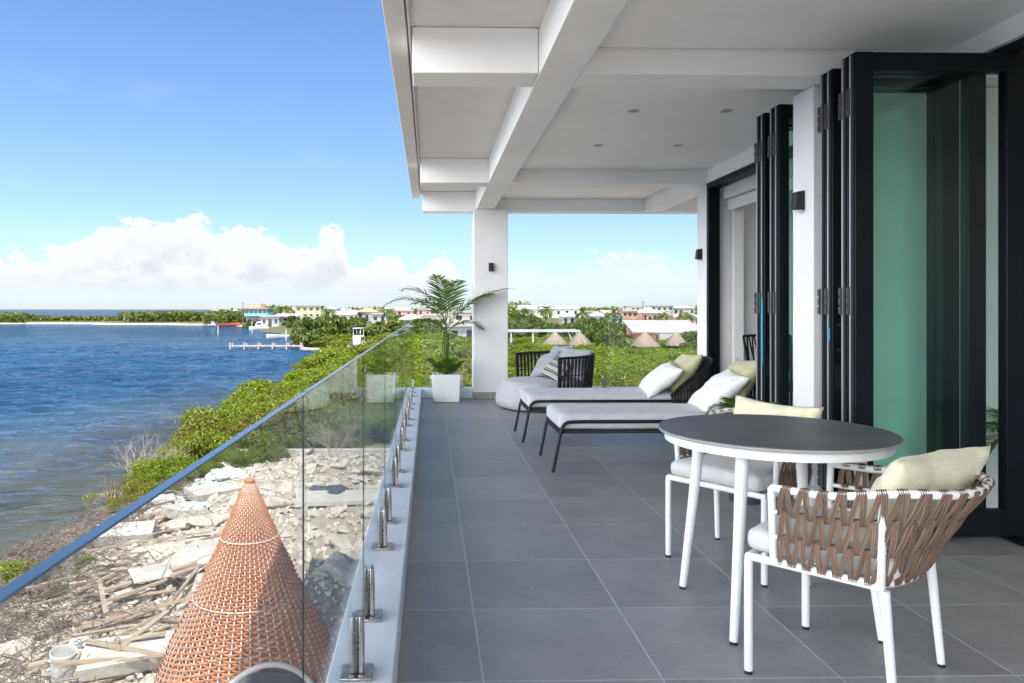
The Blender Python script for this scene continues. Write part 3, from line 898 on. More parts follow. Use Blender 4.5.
# ------------------------------------------------------------------ sun loungers
def make_lounger(label, x0, y0, y1, rz=0):
    W = y1 - y0; L = 1.72
    t = thing('sun_lounger', label, 'sun lounger', (x0, (y0 + y1) / 2, 0), rz, 'sun loungers')
    h = W / 2 - .012
    f = MB()
    for s in (-1, 1):
        pts = [(.0, s * (h - .0), .012), (.055, s * h, .29)]
        for i in range(7):
            a = PI / 2 * i / 6 * .92
            pts.append((.064 + .07 * (1 - math.cos(a)) , s * h, .315 + .075 * math.sin(a)))
        pts += [(.22, s * h, .392), (1.25, s * h, .392), (1.55, s * h, .392)]
        f.tube(pts, .013, 10)
        f.tube([(1.50, s * (h - .02), .012), (1.45, s * h, .39)], .013, 10)
    f.build('frame', M['black_metal'], t, smooth=45)
    b = MB(); b.box(.06, L, -h + .015, h - .015, .300, .325); b.tube([(.06, -h, .30), (.06, h, .30)], .012, 8); b.build('platform', M['rope_black'], t, bevel=.01)
    c = MB(); cushion(c, .045, L - .06, -h + .018, h - .018, .327, .452, .042, 20, .006); c.build('mattress', M['grey_fabric'], t, smooth=True)
    # tub of rope at the head
    def rail(k):
        out = []
        for i in range(41):
            u = -1 + 2 * i / 40; a = u * PI / 2
            x = 1.36 + (.40 + .08 * k) * math.cos(a) ** .7; y = (h + .02 + .02 * k) * math.copysign(abs(math.sin(a)) ** .85, math.sin(a))
            z = .30 + k * (.14 + .33 * max(0, math.cos(a)) ** .55)
            out.append(Vector((x, y, z)))
        return out
    lo, hi = rail(0), rail(1)
    q = MB(); q.tube(hi, .014, 8); q.tube(lo, .012, 8); q.build('back_rail', M['black_metal'], t, smooth=45)
    q = MB(); N = 44
    for i in range(N):
        a = polyline_at(lo, (i + .5) / N)
        for e in (-.2, .2):
            for st in (-.5, .5):
                bt = polyline_at(hi, (i + .5 + e + st * .2) / N); a2 = polyline_at(lo, (i + .5 + st * .2 - e * .3) / N)
                q.tube([a2, a2.lerp(bt, .5) + Vector((.008, 0, 0)), bt], .0062, 5)
    q.build('rope_back', M['rope_black'], t, smooth=True, fix=False)
    return t


make_lounger('grey sun lounger with black rope back, second row, farther from the table', .86, 6.88, 7.56)
make_lounger('grey sun lounger with black rope back nearest the round table', .93, 5.62, 6.30)
FX = PI / 2      # pillows look to -X
place_pillow('pillow', 'white pillow leaning on the nearer sun lounger', .46, .46, .17, M['white_fabric'], (2.30, 5.93, .585), FX, R(50), R(-6), 2.0)
place_pillow('pillow', 'white pillow leaning on the farther sun lounger', .50, .42, .17, M['white_fabric'], (2.20, 7.10, .575), FX, R(50), R(-8), 5.0)
place_pillow('pillow', 'pale green cushion behind the white pillow, nearer sun lounger', .50, .46, .17, M['green_fabric'], (2.50, 6.05, .64), FX, R(34), R(5), 3.0)
place_pillow('pillow', 'pale green cushion behind the white pillow, farther sun lounger', .52, .46, .17, M['green_fabric'], (2.43, 7.22, .62), FX, R(36), R(3), 6.0)

# ------------------------------------------------------------------ round daybed chair
DB = Vector((1.44, 9.45, 0)); DA = R(112)
db = thing('daybed', 'low grey fabric daybed with black rope back beside the column', 'daybed', DB, DA)
db.scale = (.86, .88, .93)
m = MB(); n_ = 72; rings = []
prof = [(.50, .012), (.575, .02), (.62, .06), (.625, .13), (.605, .22), (.575, .30), (.55, .345), (.52, .375), (.46, .388), (.25, .395), (.02, .396)]
for r_, z in prof:
    rings.append(len(m.v))
    for k in range(n_):
        a = 2 * PI * k / n_; cx_, sy_ = math.cos(a), math.sin(a)
        x = r_ * .96 * math.copysign(abs(cx_) ** .75, cx_); y = r_ * 1.06 * math.copysign(abs(sy_) ** .75, sy_)
        zz = z + (.006 * noise.noise(Vector((x * 4, y * 4, z * 5))))
        m.v.append((x, y, max(.004, zz)))
for a0, b0 in zip(rings, rings[1:]):
    for k in range(n_): m.f.append((a0 + k, a0 + (k + 1) % n_, b0 + (k + 1) % n_, b0 + k)); m.mi.append(0)
m.f.append(tuple(rings[0] + k for k in reversed(range(n_)))); m.f.append(tuple(rings[-1] + k for k in range(n_))); m.mi += [0, 0]
m.build('upholstered_base', M['bed_fabric'], db, smooth=True)
m = MB(); m.lathe([(.5, .0), (.60, .0), (.60, .012), (.5, .012)], 48); m.build('plinth', M['black_metal'], db)


def bed_rail(k):
    out = []
    for i in range(49):
        u = -1 + 2 * i / 48; a = u * PI / 2 * 1.12
        x = (.60 + .03 * k) * math.copysign(abs(math.sin(a)) ** .8, math.sin(a)); y = -.05 - (.60 + .05 * k) * math.copysign(abs(math.cos(a)) ** .8, math.cos(a))
        out.append(Vector((x, y, .24 + .49 * k - .03 * k * u * u)))
    return out


q = MB(); q.tube(bed_rail(1), .016, 8); q.tube(bed_rail(0), .013, 8); q.tube(bed_rail(.5), .007, 6)
for k in (0, -1): q.tube([bed_rail(0)[k], bed_rail(1)[k]], .014, 8)
for s in (-1, 1): q.tube([(s * .62, -.2, .0), (s * .62, -.2, .26)], .013, 8)
q.build('back_rail', M['black_metal'], db, smooth=45)
q = MB(); N = 40; lo, hi = bed_rail(0), bed_rail(1)
for i in range(N):
    for e in (-.22, .22):
        for st in (-.5, .5):
            q.tube([polyline_at(lo, (i + .5 - e + st * .2) / N), polyline_at(hi, (i + .5 + e + st * .2) / N)], .0075, 5)
q.build('rope_back', M['rope_black'], db, smooth=True, fix=False)
bf = DA
place_pillow('pillow', 'light grey back cushion at the left of the daybed', .54, .44, .18, M['bluegrey_fabric'], local(DB, DA, .17, -.32, .575), bf + R(-6), R(24), R(3), 11)
place_pillow('pillow', 'light grey back cushion at the right of the daybed', .50, .42, .18, M['bluegrey_fabric'], local(DB, DA, -.27, -.27, .565), bf + R(14), R(24), R(-3), 12)
place_pillow('pillow', 'plain grey cushion beside the striped pillow on the daybed', .42, .38, .14, M['bluegrey_fabric'], local(DB, DA, .20, -.14, .52), bf + R(-4), R(38), R(14), 13)
place_pillow('pillow', 'dark striped cushion on the grey daybed', .46, .32, .14, M['stripe'], local(DB, DA, -.18, -.08, .49), bf + R(6), R(40), R(-12), 14)

# ------------------------------------------------------------------ leafy things
def leaflet(b, p, d, up, L, W, droop=.25, n=3):
    """a narrow pointed leaf from p along d"""
    d = d.normalized(); s = d.cross(up)
    if s.length < 1e-4: s = d.cross(Vector((1, .3, 0)))
    s.normalize(); prev = None; pos = Vector(p)
    i0 = len(b.v)
    ws = [.25, 1.0, .75, .0] if n == 3 else [.3, 1, 0]
    for i in range(n + 1):
        wd = W * .5 * ws[i]
        b.v.append(tuple(pos - s * wd)); b.v.append(tuple(pos + s * wd))
        pos = pos + d * (L / n); d = (d + Vector((0, 0, -droop / n))).normalized()
    for i in range(n):
        b.f.append((i0 + 2 * i, i0 + 2 * i + 1, i0 + 2 * i + 3, i0 + 2 * i + 2)); b.mi.append(b.cur)


def frond(b, base, heading, elev, L, droop, nleaf=22, ll=.30, lw=.028, rr=.006):
    pos = Vector(base); el_ = elev; pts = [pos.copy()]
    seg = 14; dirs = []
    for i in range(seg):
        d = Vector((math.cos(heading) * math.cos(el_), math.sin(heading) * math.cos(el_), math.sin(el_)))
        dirs.append(d); pos = pos + d * (L / seg); pts.append(pos.copy()); el_ -= droop / seg * (1 + i / seg)
    dirs.append(dirs[-1])
    b.cur = 1; b.tube(pts, [rr * (1 - .8 * i / seg) for i in range(seg + 1)], 5); b.cur = 0
    for k in range(nleaf):
        t = .22 + .78 * k / (nleaf - 1); i = min(seg - 1, int(t * seg)); p = pts[i].lerp(pts[i + 1], t * seg - i)
        d = dirs[i]; sd = d.cross(Vector((0, 0, 1))); sd.normalize(); upv = sd.cross(d)
        ln = ll * (math.sin(PI * (.18 + .80 * t)) * .75 + .3) * random.uniform(.85, 1.1)
        for s in (-1, 1):
            dr = d * (.45 + .75 * t) + sd * s * 1.0 + upv * random.uniform(.0, .35)
            leaflet(b, p, dr, upv, ln, lw * random.uniform(.8, 1.2), random.uniform(.4, .9))


PL = spot(446, 10.12)
pot = thing('planter', 'square white planter standing on the terrace by the far kerb', 'planter', (PL.x, PL.y, 0))
m = MB(); b0, t0, H_ = .176, .188, .375
i = len(m.v)
for (r_, z) in ((b0, .004), (t0, H_), (t0 - .018, H_), (t0 - .022, H_ - .06)):
    m.v += [(-r_, -r_, z), (r_, -r_, z), (r_, r_, z), (-r_, r_, z)]
m.f.append((3, 2, 1, 0)); m.mi.append(0)
for a in (0, 4, 8):
    for k in range(4): m.f.append((a + k, a + (k + 1) % 4, a + 4 + (k + 1) % 4, a + 4 + k)); m.mi.append(0)
m.build('pot', M['pot'], pot, bevel=.016, seg=3)
m = MB(); m.box(-.165, .165, -.165, .165, .28, .325); m.build('soil', M['soil'], pot)
pa = thing('potted_palm', 'slender green palm growing in the white planter', 'palm', (PL.x, PL.y, .325), 0)
rs = random.Random(3); random.seed(3)
stem = MB()
for (dx_, dy_, h_) in ((0, 0, .72), (-.02, .02, .62), (.022, .01, .58)):
    stem.tube([(dx_, dy_, 0), (dx_ * 1.2, dy_, h_ * .5), (dx_ * 1.5, dy_, h_)], [.017, .014, .009], 7)
stem.build('stem', M['palm_leaf'], pa, smooth=True)
for (hd, e_, L_, dr, z) in ((177, 60, 1.02, 1.25, .68), (163, 72, .86, 1.05, .72), (110, 82, .74, .6, .74), (66, 72, .78, .6, .72), (12, 54, .78, .55, .68), (2, 54, 1.06, .62, .64),
                            (205, 44, .56, 1.0, .62), (335, 42, .56, 1.0, .60), (140, 66, .7, 1.1, .70)):
    b = MB(); frond(b, (0, 0, z), R(hd), R(e_), L_, dr, 17, .28, .030, .007); b.build('frond', [M['palm_leaf'], M['palm_leaf']], pa, fix=False)
for (hd, e_, L_) in ((200, 55, .36), (160, 60, .38), (20, 50, .38), (340, 58, .34), (270, 62, .36), (60, 60, .36), (310, 48, .34), (240, 45, .34), (100, 60, .3)):
    b = MB(); frond(b, (.08 * math.cos(R(hd)), .08 * math.sin(R(hd)), 0), R(hd), R(e_ + 22), L_ * .85, .8, 11, .12, .030, .004); b.build('leaf', [M['palm_leaf'], M['palm_leaf']], pa, fix=False)


def small_plant(loc, label, h, r_, seed, pot_h=.28):
    random.seed(seed)
    t = thing('potted_plant', label, 'plant', loc)
    m = MB(); m.lathe([(r_ * .75, .003), (r_, pot_h), (r_ * .9, pot_h), (r_ * .88, pot_h - .03)], 28); m.build('pot', M['dark_plastic'], t, smooth=40)
    for k in range(13):
        b = MB(); a = k * 2.4 + random.random()
        frond(b, (0, 0, pot_h - .03), a, R(random.uniform(40, 82)), h * random.uniform(.75, 1.1), random.uniform(.8, 1.6), 14, h * .42, .022, .004)
        b.build('frond', [M['palm_leaf'], M['palm_leaf']], t, fix=False)
    return t


p = spot(745, 4.85); small_plant((p.x, p.y, 0), 'small dark leafy plant on the floor between table and lounger', .30, .13, 21, .52)
small_plant((3.64, 4.32, 0), 'dark leafy pot plant indoors behind the near glass door', .52, .15, 22, .40)

# dining chair indoors
ic = thing('woven_chair', 'black woven chair indoors beyond the open doorway', 'chair', (3.545, 7.50, 0), R(180))
m = MB()
for sx in (-1, 1):
    m.tube([(sx * .22, .2, 0), (sx * .22, .2, .45)], .014, 8); m.tube([(sx * .22, -.24, 0), (sx * .21, -.2, .45), (sx * .25, -.30, .96)], .014, 8)
m.tube([(-.25, -.30, .96), (0, -.33, .97), (.25, -.30, .96)], .014, 8); m.tube([(-.22, -.21, .5), (.22, -.21, .5)], .012, 8)
m.build('frame', M['black_metal'], ic, smooth=45)
m = MB(); m.box(-.23, .23, -.2, .22, .43, .48); m.build('seat', M['rope_black'], ic, bevel=.01)
m = MB()
for k in range(9):
    x = -.20 + .05 * k
    for e in (-.02, .02): m.tube([(x - e, -.21, .5), (x * 1.12 + e, -.315, .96)], .009, 5)
m.build('rope_back', M['rope_black'], ic, smooth=True)

# ------------------------------------------------------------------ wicker pod below the terrace
PD = spot(249.5, 7.5); GZ0 = ground(PD.x, PD.y)
pod = thing('hanging_pod', 'large teardrop pod of orange and white wicker standing on rubble', 'pod chair', (PD.x, PD.y, -3.30), R(-4))
TIP = 2.85
PROF = [(0.0, .035), (.02, .05), (.055, .095), (.12, .17), (.21, .275), (.33, .43), (.45, .60), (.57, .765), (.68, .88), (.78, .945), (.86, .95), (.93, .90), (1.0, .78)]


def pod_r(z):
    t = 1 - z / TIP
    for (a, ra), (b, rb) in zip(PROF, PROF[1:]):
        if t <= b: return ra + (rb - ra) * sstep(0, 1, (t - a) / (b - a)) * .35 + (rb - ra) * .65 * ((t - a) / (b - a))
    return PROF[-1][1]


def in_opening(a, z):
    # arch facing the camera side, a little to the right
    da = (a - R(-62) + PI) % (2 * PI) - PI
    return z < 1.29 and z > .28 and (abs(da) / .62) ** 2 + (max(0, z - .75) / .53) ** 2 < 1


NR = 50
rib = MB()
for k in range(NR):
    a = 2 * PI * k / NR; run = []
    for i in range(61):
        z = TIP - .03 - (TIP - .06) * i / 60
        if in_opening(a, z):
            if len(run) > 1: rib.tube(run, [.003 + .0038 * min(1, (p_[0] ** 2 + p_[1] ** 2) ** .5 / .6) for p_ in run], 5, cap=False)
            run = []; continue
        r_ = pod_r(z); run.append((r_ * math.cos(a), r_ * math.sin(a), z))
    if len(run) > 1: rib.tube(run, [.003 + .0038 * min(1, (p_[0] ** 2 + p_[1] ** 2) ** .5 / .6) for p_ in run], 5, cap=False)
rib.build('white_rib', M['wicker_white'], pod, smooth=True, fix=False)
wv = MB(); z = .06; row = 0
while z < TIP - .04:
    r0 = pod_r(z); S = NR * 4; pts = []; ok = []
    for i in range(S):
        a = 2 * PI * i / S; off = .017 * math.cos(2 * PI * i / 8 + PI * (row % 2)) * min(1, r0 / .25)
        pts.append(Vector(((r0 + off) * math.cos(a), (r0 + off) * math.sin(a), z))); ok.append(not in_opening(a, z))
    hgt_, th_ = .0108, .006
    i0 = len(wv.v)
    for p in pts:
        n_v = Vector((p.x, p.y, 0)).normalized()
        for dr, dz_ in ((0, hgt_), (th_, hgt_ * .3), (th_, -hgt_ * .3), (0, -hgt_)): wv.v.append(tuple(p + n_v * dr + Vector((0, 0, dz_))))
    for i in range(S):
        j = (i + 1) % S
        if not (ok[i] and ok[j]): continue
        for k in range(3): wv.f.append((i0 + i * 4 + k, i0 + j * 4 + k, i0 + j * 4 + k + 1, i0 + i * 4 + k + 1)); wv.mi.append(0)
    z += .0230 if z < 2.3 else .0215; row += 1
wv.build('wicker_weave', M['wicker'], pod, smooth=True, fix=False)
rm_ = MB(); arch = []
for i in range(49):
    ph = 2 * PI * i / 48; da = .63 * math.cos(ph); z = .75 + (.55 if math.sin(ph) > 0 else .47) * math.sin(ph)
    a = R(-62) + da; r_ = pod_r(z) + .01; arch.append((r_ * math.cos(a), r_ * math.sin(a), z))
rm_.tube(arch[:-1], .026, 8, closed=True); rm_.build('opening_rim', M['wicker_white'], pod, smooth=True)
for z in (2.28, 1.72):
    m = MB(); m.tube([((pod_r(z) + .016) * math.cos(2 * PI * i / 64), (pod_r(z) + .016) * math.sin(2 * PI * i / 64), z) for i in range(64)], .0045, 6, closed=True); m.build('seam_ring', M['wicker_white'], pod, smooth=True)
m = MB(); m.lathe([(.70, .30), (.82, .36), (.84, .46), (.76, .54), (.4, .56), (.02, .56)], 40); m.build('seat_cushion', M['bluegrey_fabric'], pod, smooth=True)
m = MB(); m.lathe([(.04, 2.79), (.055, 2.81), (.055, 2.84), (.03, 2.855)], 20); m.build('top_cap', M['wicker'], pod, smooth=40)
m = MB(); m.tube([(.045 * math.cos(a * PI / 8), 0, 2.90 + .05 * math.sin(a * PI / 8)) for a in range(-3, 12)], .012, 8); m.build('hook', M['gel'], pod, smooth=True)

# ------------------------------------------------------------------ rubble and debris under the terrace
random.seed(11)


def rock_mesh(seed, flat):
    rn = random.Random(seed * 13); bm = bmesh.new()
    for _ in range(15):
        p = Vector((rn.uniform(-1, 1), rn.uniform(-.85, .85), rn.uniform(-1, 1)))
        p = p / max(1, p.length / 1.1); bm.verts.new((p.x, p.y, p.z * flat))
    bmesh.ops.convex_hull(bm, input=bm.verts[:])
    bmesh.ops.delete(bm, geom=[v for v in bm.verts if not v.link_faces], context='VERTS')
    bmesh.ops.bevel(bm, geom=bm.edges[:], offset=.06, segments=1, affect='EDGES')
    me = bpy.data.meshes.new('rubble'); bm.to_mesh(me); bm.free(); me.materials.append(M['stone'])
    return me


rocks = [rock_mesh(s, f) for s, f in ((1, .6), (2, .75), (3, .4), (4, .7), (5, .5), (6, .3), (7, .65), (8, .35))]


def in_yard(x, y):
    if not (x > shore_x(y) + 1.6 and x < -.9): return False
    return (x - PD.x) ** 2 + (y - PD.y) ** 2 > 1.0


cnt = 0; tries = 0
while cnt < 290 and tries < 9000:
    tries += 1
    y = random.uniform(8.0, 23.5); x = random.uniform(-8.5, -.9)
    if not in_yard(x, y): continue
    dens = .55 + .5 * fbm(x, y, .35, 5.0) + (.35 if y > 12 else 0)
    if random.random() > dens: continue
    s = random.uniform(.09, .22) if random.random() < .82 else random.uniform(.22, .42)
    o = bpy.data.objects.new('rubble_stone', random.choice(rocks)); C.objects.link(o)
    o.location = (x, y, ground(x, y) + s * .15); o.scale = (s * random.uniform(.8, 1.4), s, s * random.uniform(.6, 1)); o.rotation_euler = (random.uniform(-.3, .3), random.uniform(-.3, .3), random.uniform(0, 6.3))
    tag(o, 'pale broken stone lying in the rubble heap below the terrace', 'stone', 'pale stones of the rubble heap'); cnt += 1

gr = MB()                                               # uncountable small chips
for _ in range(6500):
    y = random.uniform(7.5, 23.5); x = random.uniform(-8.3, -.7)
    if not (x > shore_x(y) + 1.2): continue
    s = random.uniform(.015, .06); z = ground(x, y) + s * .2
    a = Vector((random.gauss(0, 1), random.gauss(0, 1), random.gauss(0, 1))).normalized(); b_ = a.orthogonal().normalized()
    gr.obox((x, y, z), a, b_, a.cross(b_), s, s * random.uniform(.4, .9), s * random.uniform(.2, .6))
tag(gr.build('gravel', M['stone'], fix=False), 'loose chips and gravel strewn over the sandy yard', 'gravel', kind='stuff')

plank_meshes = []
for L, W_, T_ in ((1.5, .045, .016), (1.0, .035, .014), (1.9, .05, .018), (.7, .07, .012), (1.3, .025, .022)):
    b = MB(); b.box(-L / 2, L / 2, -W_, W_, -T_, T_); me = b.mesh('plank', M['plank']); plank_meshes.append(me)
for k in range(72):
    c = spot(random.gauss(135, 38), random.uniform(9.0, 13.5) if k < 46 else random.uniform(13, 18)); x, y = c.x, c.y
    if not in_yard(x, y): x = -3.9 - random.random() * 2; y = 10 + random.random() * 2.5
    o = bpy.data.objects.new('plank', random.choice(plank_meshes)); C.objects.link(o)
    o.location = (x, y, ground(x, y) + random.uniform(.05, .28)); o.rotation_euler = (random.uniform(-.3, .3), random.uniform(-.12, .12), random.gauss(R(38), R(22)) if random.random() < .75 else random.uniform(0, PI))
    o.scale = (random.uniform(.5, 1.15), random.uniform(.5, 1.1), 1)
    tag(o, 'weathered grey brown plank in the pile of timber scraps', 'plank', 'timber scraps piled in the yard')


def slab(px, d, wx, wy, t, rz, tilt, label, mt='cement', lift=.12):
    c = spot(px, d); b = MB(); b.box(-wx / 2, wx / 2, -wy / 2, wy / 2, -t / 2, t / 2)
    for i, v in enumerate(b.v): b.v[i] = (v[0] + random.uniform(-.05, .05), v[1] + random.uniform(-.05, .05), v[2])
    o = b.build('cement_sheet', M[mt], bevel=.01); o.location = (c.x, c.y, ground(c.x, c.y) + lift); o.rotation_euler = (tilt, 0, rz)
    tag(o, label, 'cement sheet')


slab(190, 12.9, .8, 1.2, .05, R(-20), R(8), 'large pale cement board lying flat left of the wicker pod', lift=.28)
slab(150, 12.2, .6, .5, .04, R(30), R(10), 'pale broken cement board on top of the timber pile', lift=.30)
slab(125, 15.5, 1.1, .7, .22, R(15), R(5), 'thick pale concrete slab near the shoreline brush')
slab(185, 17.0, .9, .6, .25, R(-35), R(-6), 'broad concrete block below the green bushes')
slab(128, 9.5, 1.1, .7, .18, R(20), R(3), 'whitish concrete lump in front of the timber pile')
slab(215, 19.0, 1.3, .7, .2, R(40), R(7), 'grey concrete fragment behind the wicker pod')
slab(345, 17.5, 2.2, .9, .10, R(5), R(2), 'flat pale board seen through the balustrade glass')
m = MB(); m.box(-3.4, 3.4, -.09, .09, 0, .24)
o = m.build('garden_wall', M['cement'], bevel=.02); c = spot(320, 23.4); o.location = (c.x, c.y, ground(c.x, c.y) - .06)
tag(o, 'low pale concrete wall at the back of the rubble yard', 'wall')

# rubbish: crumpled plastic
for i, (px, d, s, mt, lb) in enumerate(((192, 17.3, .38, 'plastic_bag', 'faded blue grey plastic sheet crumpled beside the pod tip'), (162, 18.6, .36, 'bucket', 'white crumpled sack on the rubble below the bushes'), (153, 15.7, .28, 'dark_plastic', 'dark plastic scrap among pale stones'),
                                       (225, 20.5, .42, 'bucket', 'large white plastic sack behind the wicker pod'), (330, 18.0, .42, 'dark_plastic', 'dark tarpaulin bundle seen through the balustrade glass'), (205, 19.8, .28, 'plastic_bag', 'small blue green bag near the bushes'))):
    bm = bmesh.new(); bmesh.ops.create_icosphere(bm, subdivisions=4, radius=1)
    for v in bm.verts:
        p = v.co.copy(); v.co = p * (1 + .5 * noise.noise(p * 1.4 + Vector((i * 5, 0, 0))) + .22 * noise.noise(p * 4 + Vector((i, 2, 0)))); v.co.z *= .5
    me = bpy.data.meshes.new('plastic_scrap'); bm.to_mesh(me); bm.free(); me.materials.append(M[mt])
    me.polygons.foreach_set('use_smooth', [True] * len(me.polygons)); me.set_sharp_from_angle(angle=R(35))
    o = bpy.data.objects.new('plastic_scrap', me); C.objects.link(o); c = spot(px, d); o.location = (c.x, c.y, ground(c.x, c.y) + s * .25); o.scale = (s * 1.2, s, s)
    tag(o, lb, 'rubbish')


def bucket(px, d, tilt, label):
    c = spot(px, d); t = thing('bucket', label, 'bucket', (c.x, c.y, ground(c.x, c.y) - .01)); t.rotation_euler = (tilt, tilt * .4, .4)
    m = MB(); m.lathe([(.125, 0), (.15, .33), (.157, .33), (.157, .36), (.148, .36), (.14, .10), (.12, .02)], 32); m.build('body', M['bucket'], t, smooth=40)
    m = MB(); m.lathe([(.151, .26), (.158, .262), (.158, .285), (.151, .287)], 32, cap=False); m.build('rim_band', M['bucket'], t, smooth=40)
    m = MB(); m.tube([(.158 * math.cos(a * PI / 12), -.02 - .05 * math.sin(a * PI / 12), .27 - .15 * math.sin(a * PI / 12)) for a in range(13)], .004, 5); m.build('handle', M['steel'], t, smooth=True)


bucket(62, 9.35, R(8), 'white plastic bucket standing at the edge of the yard')
c = spot(80, 10.1); m = MB(); m.lathe([(.02, .03), (.17, .03), (.178, .022), (.178, 0), (.17, -.004)], 32)
o = m.build('loose_disc', M['bucket'], smooth=40); o.location = (c.x, c.y, ground(c.x, c.y) + .12); o.rotation_euler = (R(35), R(-10), 0); tag(o, 'round white bucket lid lying behind the bucket', 'lid')

# ------------------------------------------------------------------ bushes
def bush_mesh(name, seed, n, leaf, hz, mt, lobes=16, aspect=2.0):
    """crown of leaves spread over uneven lobes; radius 1 wide, hz high"""
    rn = random.Random(seed); b = MB(); L = []
    for k in range(lobes):
        a = rn.uniform(0, 2 * PI); r_ = rn.uniform(0, .72) ** .8; L.append((r_ * math.cos(a), r_ * math.sin(a), hz * (rn.uniform(.3, .82) - .25 * r_), rn.uniform(.20, .40)))
    for _ in range(n):
        lx, ly, lz, lr = rn.choice(L)
        d = Vector((rn.gauss(0, 1), rn.gauss(0, 1), rn.gauss(.35, .9))).normalized()
        rr = lr * (rn.random() ** .35) * rn.uniform(.8, 1.18)
        p = Vector((lx, ly, lz)) + Vector((d.x * rr, d.y * rr, d.z * rr * .8))
        if p.z < .01: p.z = abs(p.z) + .02
        nrm = (d + Vector((rn.gauss(0, .55), rn.gauss(0, .55), rn.gauss(.35, .5)))).normalized()
        t = nrm.orthogonal().normalized(); t = Matrix.Rotation(rn.uniform(0, 2 * PI), 3, nrm) @ t; s = nrm.cross(t)
        l = leaf * rn.uniform(.6, 1.3); w_ = l / aspect
        i = len(b.v); fold = nrm * (w_ * .3)
        b.v += [tuple(p - t * l * .5), tuple(p + s * w_ * .5 + fold), tuple(p + t * l * .5), tuple(p - s * w_ * .5 + fold)]
        b.f.append((i, i + 1, i + 2, i + 3)); b.mi.append(0)
    return b.mesh(name, mt, fix=False)


def stems_mesh(seed, hz, n=9):
    rn = random.Random(seed); b = MB()
    for k in range(n):
        a = rn.uniform(0, 2 * PI); r_ = rn.uniform(.2, .75)
        b.tube([(.08 * math.cos(a), .08 * math.sin(a), -.05), (r_ * .5 * math.cos(a + .3), r_ * .5 * math.sin(a + .3), hz * .35), (r_ * math.cos(a), r_ * math.sin(a), hz * rn.uniform(.6, .9))], [.022, .015, .006], 4)
    return b.mesh('stem', M['bark'], fix=False)


near_b = [(bush_mesh('mangrove_bush', 100 + k, 7000, .075, 1.0, M['bush_leaf'], 20), stems_mesh(k, 1.0)) for k in range(4)]
mid_b = [(bush_mesh('mangrove_bush', 200 + k, 5200, .105, 1.0, M['thicket_leaf'], 18), stems_mesh(k + 20, 1.0)) for k in range(4)]
far_b = [(bush_mesh('leafy_tree', 300 + k, 2600, .17, 1.25, M['tree_leaf'], 14, 1.5), stems_mesh(k + 40, 1.25, 6)) for k in range(4)]


def put_bush(kind, x, y, rad, h, label, cat, group, name, z=None):
    me, st = random.choice(kind)
    o = bpy.data.objects.new(name, me); C.objects.link(o)
    o.location = (x, y, (ground(x, y) if z is None else z) - .05); o.scale = (rad, rad * random.uniform(.9, 1.1), h); o.rotation_euler = (0, 0, random.uniform(0, 6.28))
    s = bpy.data.objects.new('stem', st); C.objects.link(s); s.parent = o
    tag(o, label, cat, group)
    return o


random.seed(5)
# shoreline row and the thicket behind the yard
rows = 0
y = 24.6
NB = 0
while y < 96:
    sp = 1.55 + (y - 24) * .050
    x0 = shore_x(y) + 1.4 + 1.6 * sstep(30, 60, y); x1 = .40 * y + 2
    x = x0
    while x < x1:
        xx, yy = x + random.uniform(-.35, .35) * sp, y + random.uniform(-.35, .35) * sp
        u = xx / yy
        if -.36 < u < .40 and xx > shore_x(yy) + .5 and not (-.03 + .06 < u < .075 and yy > 40):
            hh = random.choice((.9, 1.2, 1.5, 1.75, 2.1)) * random.uniform(.85, 1.1) * (1.0 if y < 50 else 1.12)
            if xx < shore_x(yy) + 2.5: hh *= .85
            if u > .02 and y > 40: hh = min(hh, 1.35)
            if u < 0 and y > 30: hh *= .82
            if (Vector((xx, yy, 0)) - spot(359, 78)).length < 3.2 or (Vector((xx, yy, 0)) - spot(357, 70)).length < 3.0 or (Vector((xx, yy, 0)) - spot(356, 63)).length < 2.0: x += sp * .6; continue
            k = near_b if y < 40 else mid_b
            left = u < .0
            put_bush(k, xx, yy, sp * random.uniform(.72, .98), hh,
                     'green mangrove bush in the thicket along the shore' if left else 'bright green bush in the thicket beyond the terrace end',
                     'bush', 'mangrove bushes along the shore' if left else 'green bushes beyond the terrace', 'mangrove_bush'); NB += 1
        x += sp * 1.12
    y += sp * .92
# shrubs at the yard's water edge
for (px, d, r_, h_) in ((168, 21.5, 1.0, .95), (190, 22.8, 1.1, 1.15), (215, 23.6, 1.2, 1.3), (150, 20.2, .7, .7), (240, 24.2, 1.2, 1.1), (268, 24.0, 1.1, .9), (225, 22.2, .8, .6), (182, 20.8, .55, .5), (140, 19.2, .6, .7), (160, 21.0, .9, 1.0), (205, 21.3, .6, .55), (250, 22.6, .8, .6), (128, 18.4, .5, .5), (118, 18.0, .4, .4), (172, 19.6, .4, .35), (60, 12.5, .3, .25), (85, 13.8, .28, .25), (96, 16.2, .35, .3), (280, 22.9, .6, .5)):
    c = spot(px, d); put_bush(near_b, c.x, c.y, r_, h_, 'low leafy shrub at the water edge of the rubble yard', 'bush', 'shrubs edging the yard', 'shore_shrub')
c = spot(14, 13.4); put_bush(near_b, c.x, c.y, .62, .62, 'small bright green shrub at the waterline, far left', 'bush', None, 'shore_shrub')
# yellowing shrub with bare twigs
ym = bush_mesh('yellow_shrub', 77, 900, .06, 1.0, M['dry_leaf'], 10); ys_ = stems_mesh(78, 1.0, 22)
c = spot(112, 19.4)
o = bpy.data.objects.new('yellow_shrub', ym); C.objects.link(o); o.location = (c.x, c.y, ground(c.x, c.y) - .03); o.scale = (.85, .8, .95)
s = bpy.data.objects.new('stem', ys_); C.objects.link(s); s.parent = o; tag(o, 'thin yellow leaved shrub standing at the waterline', 'bush')


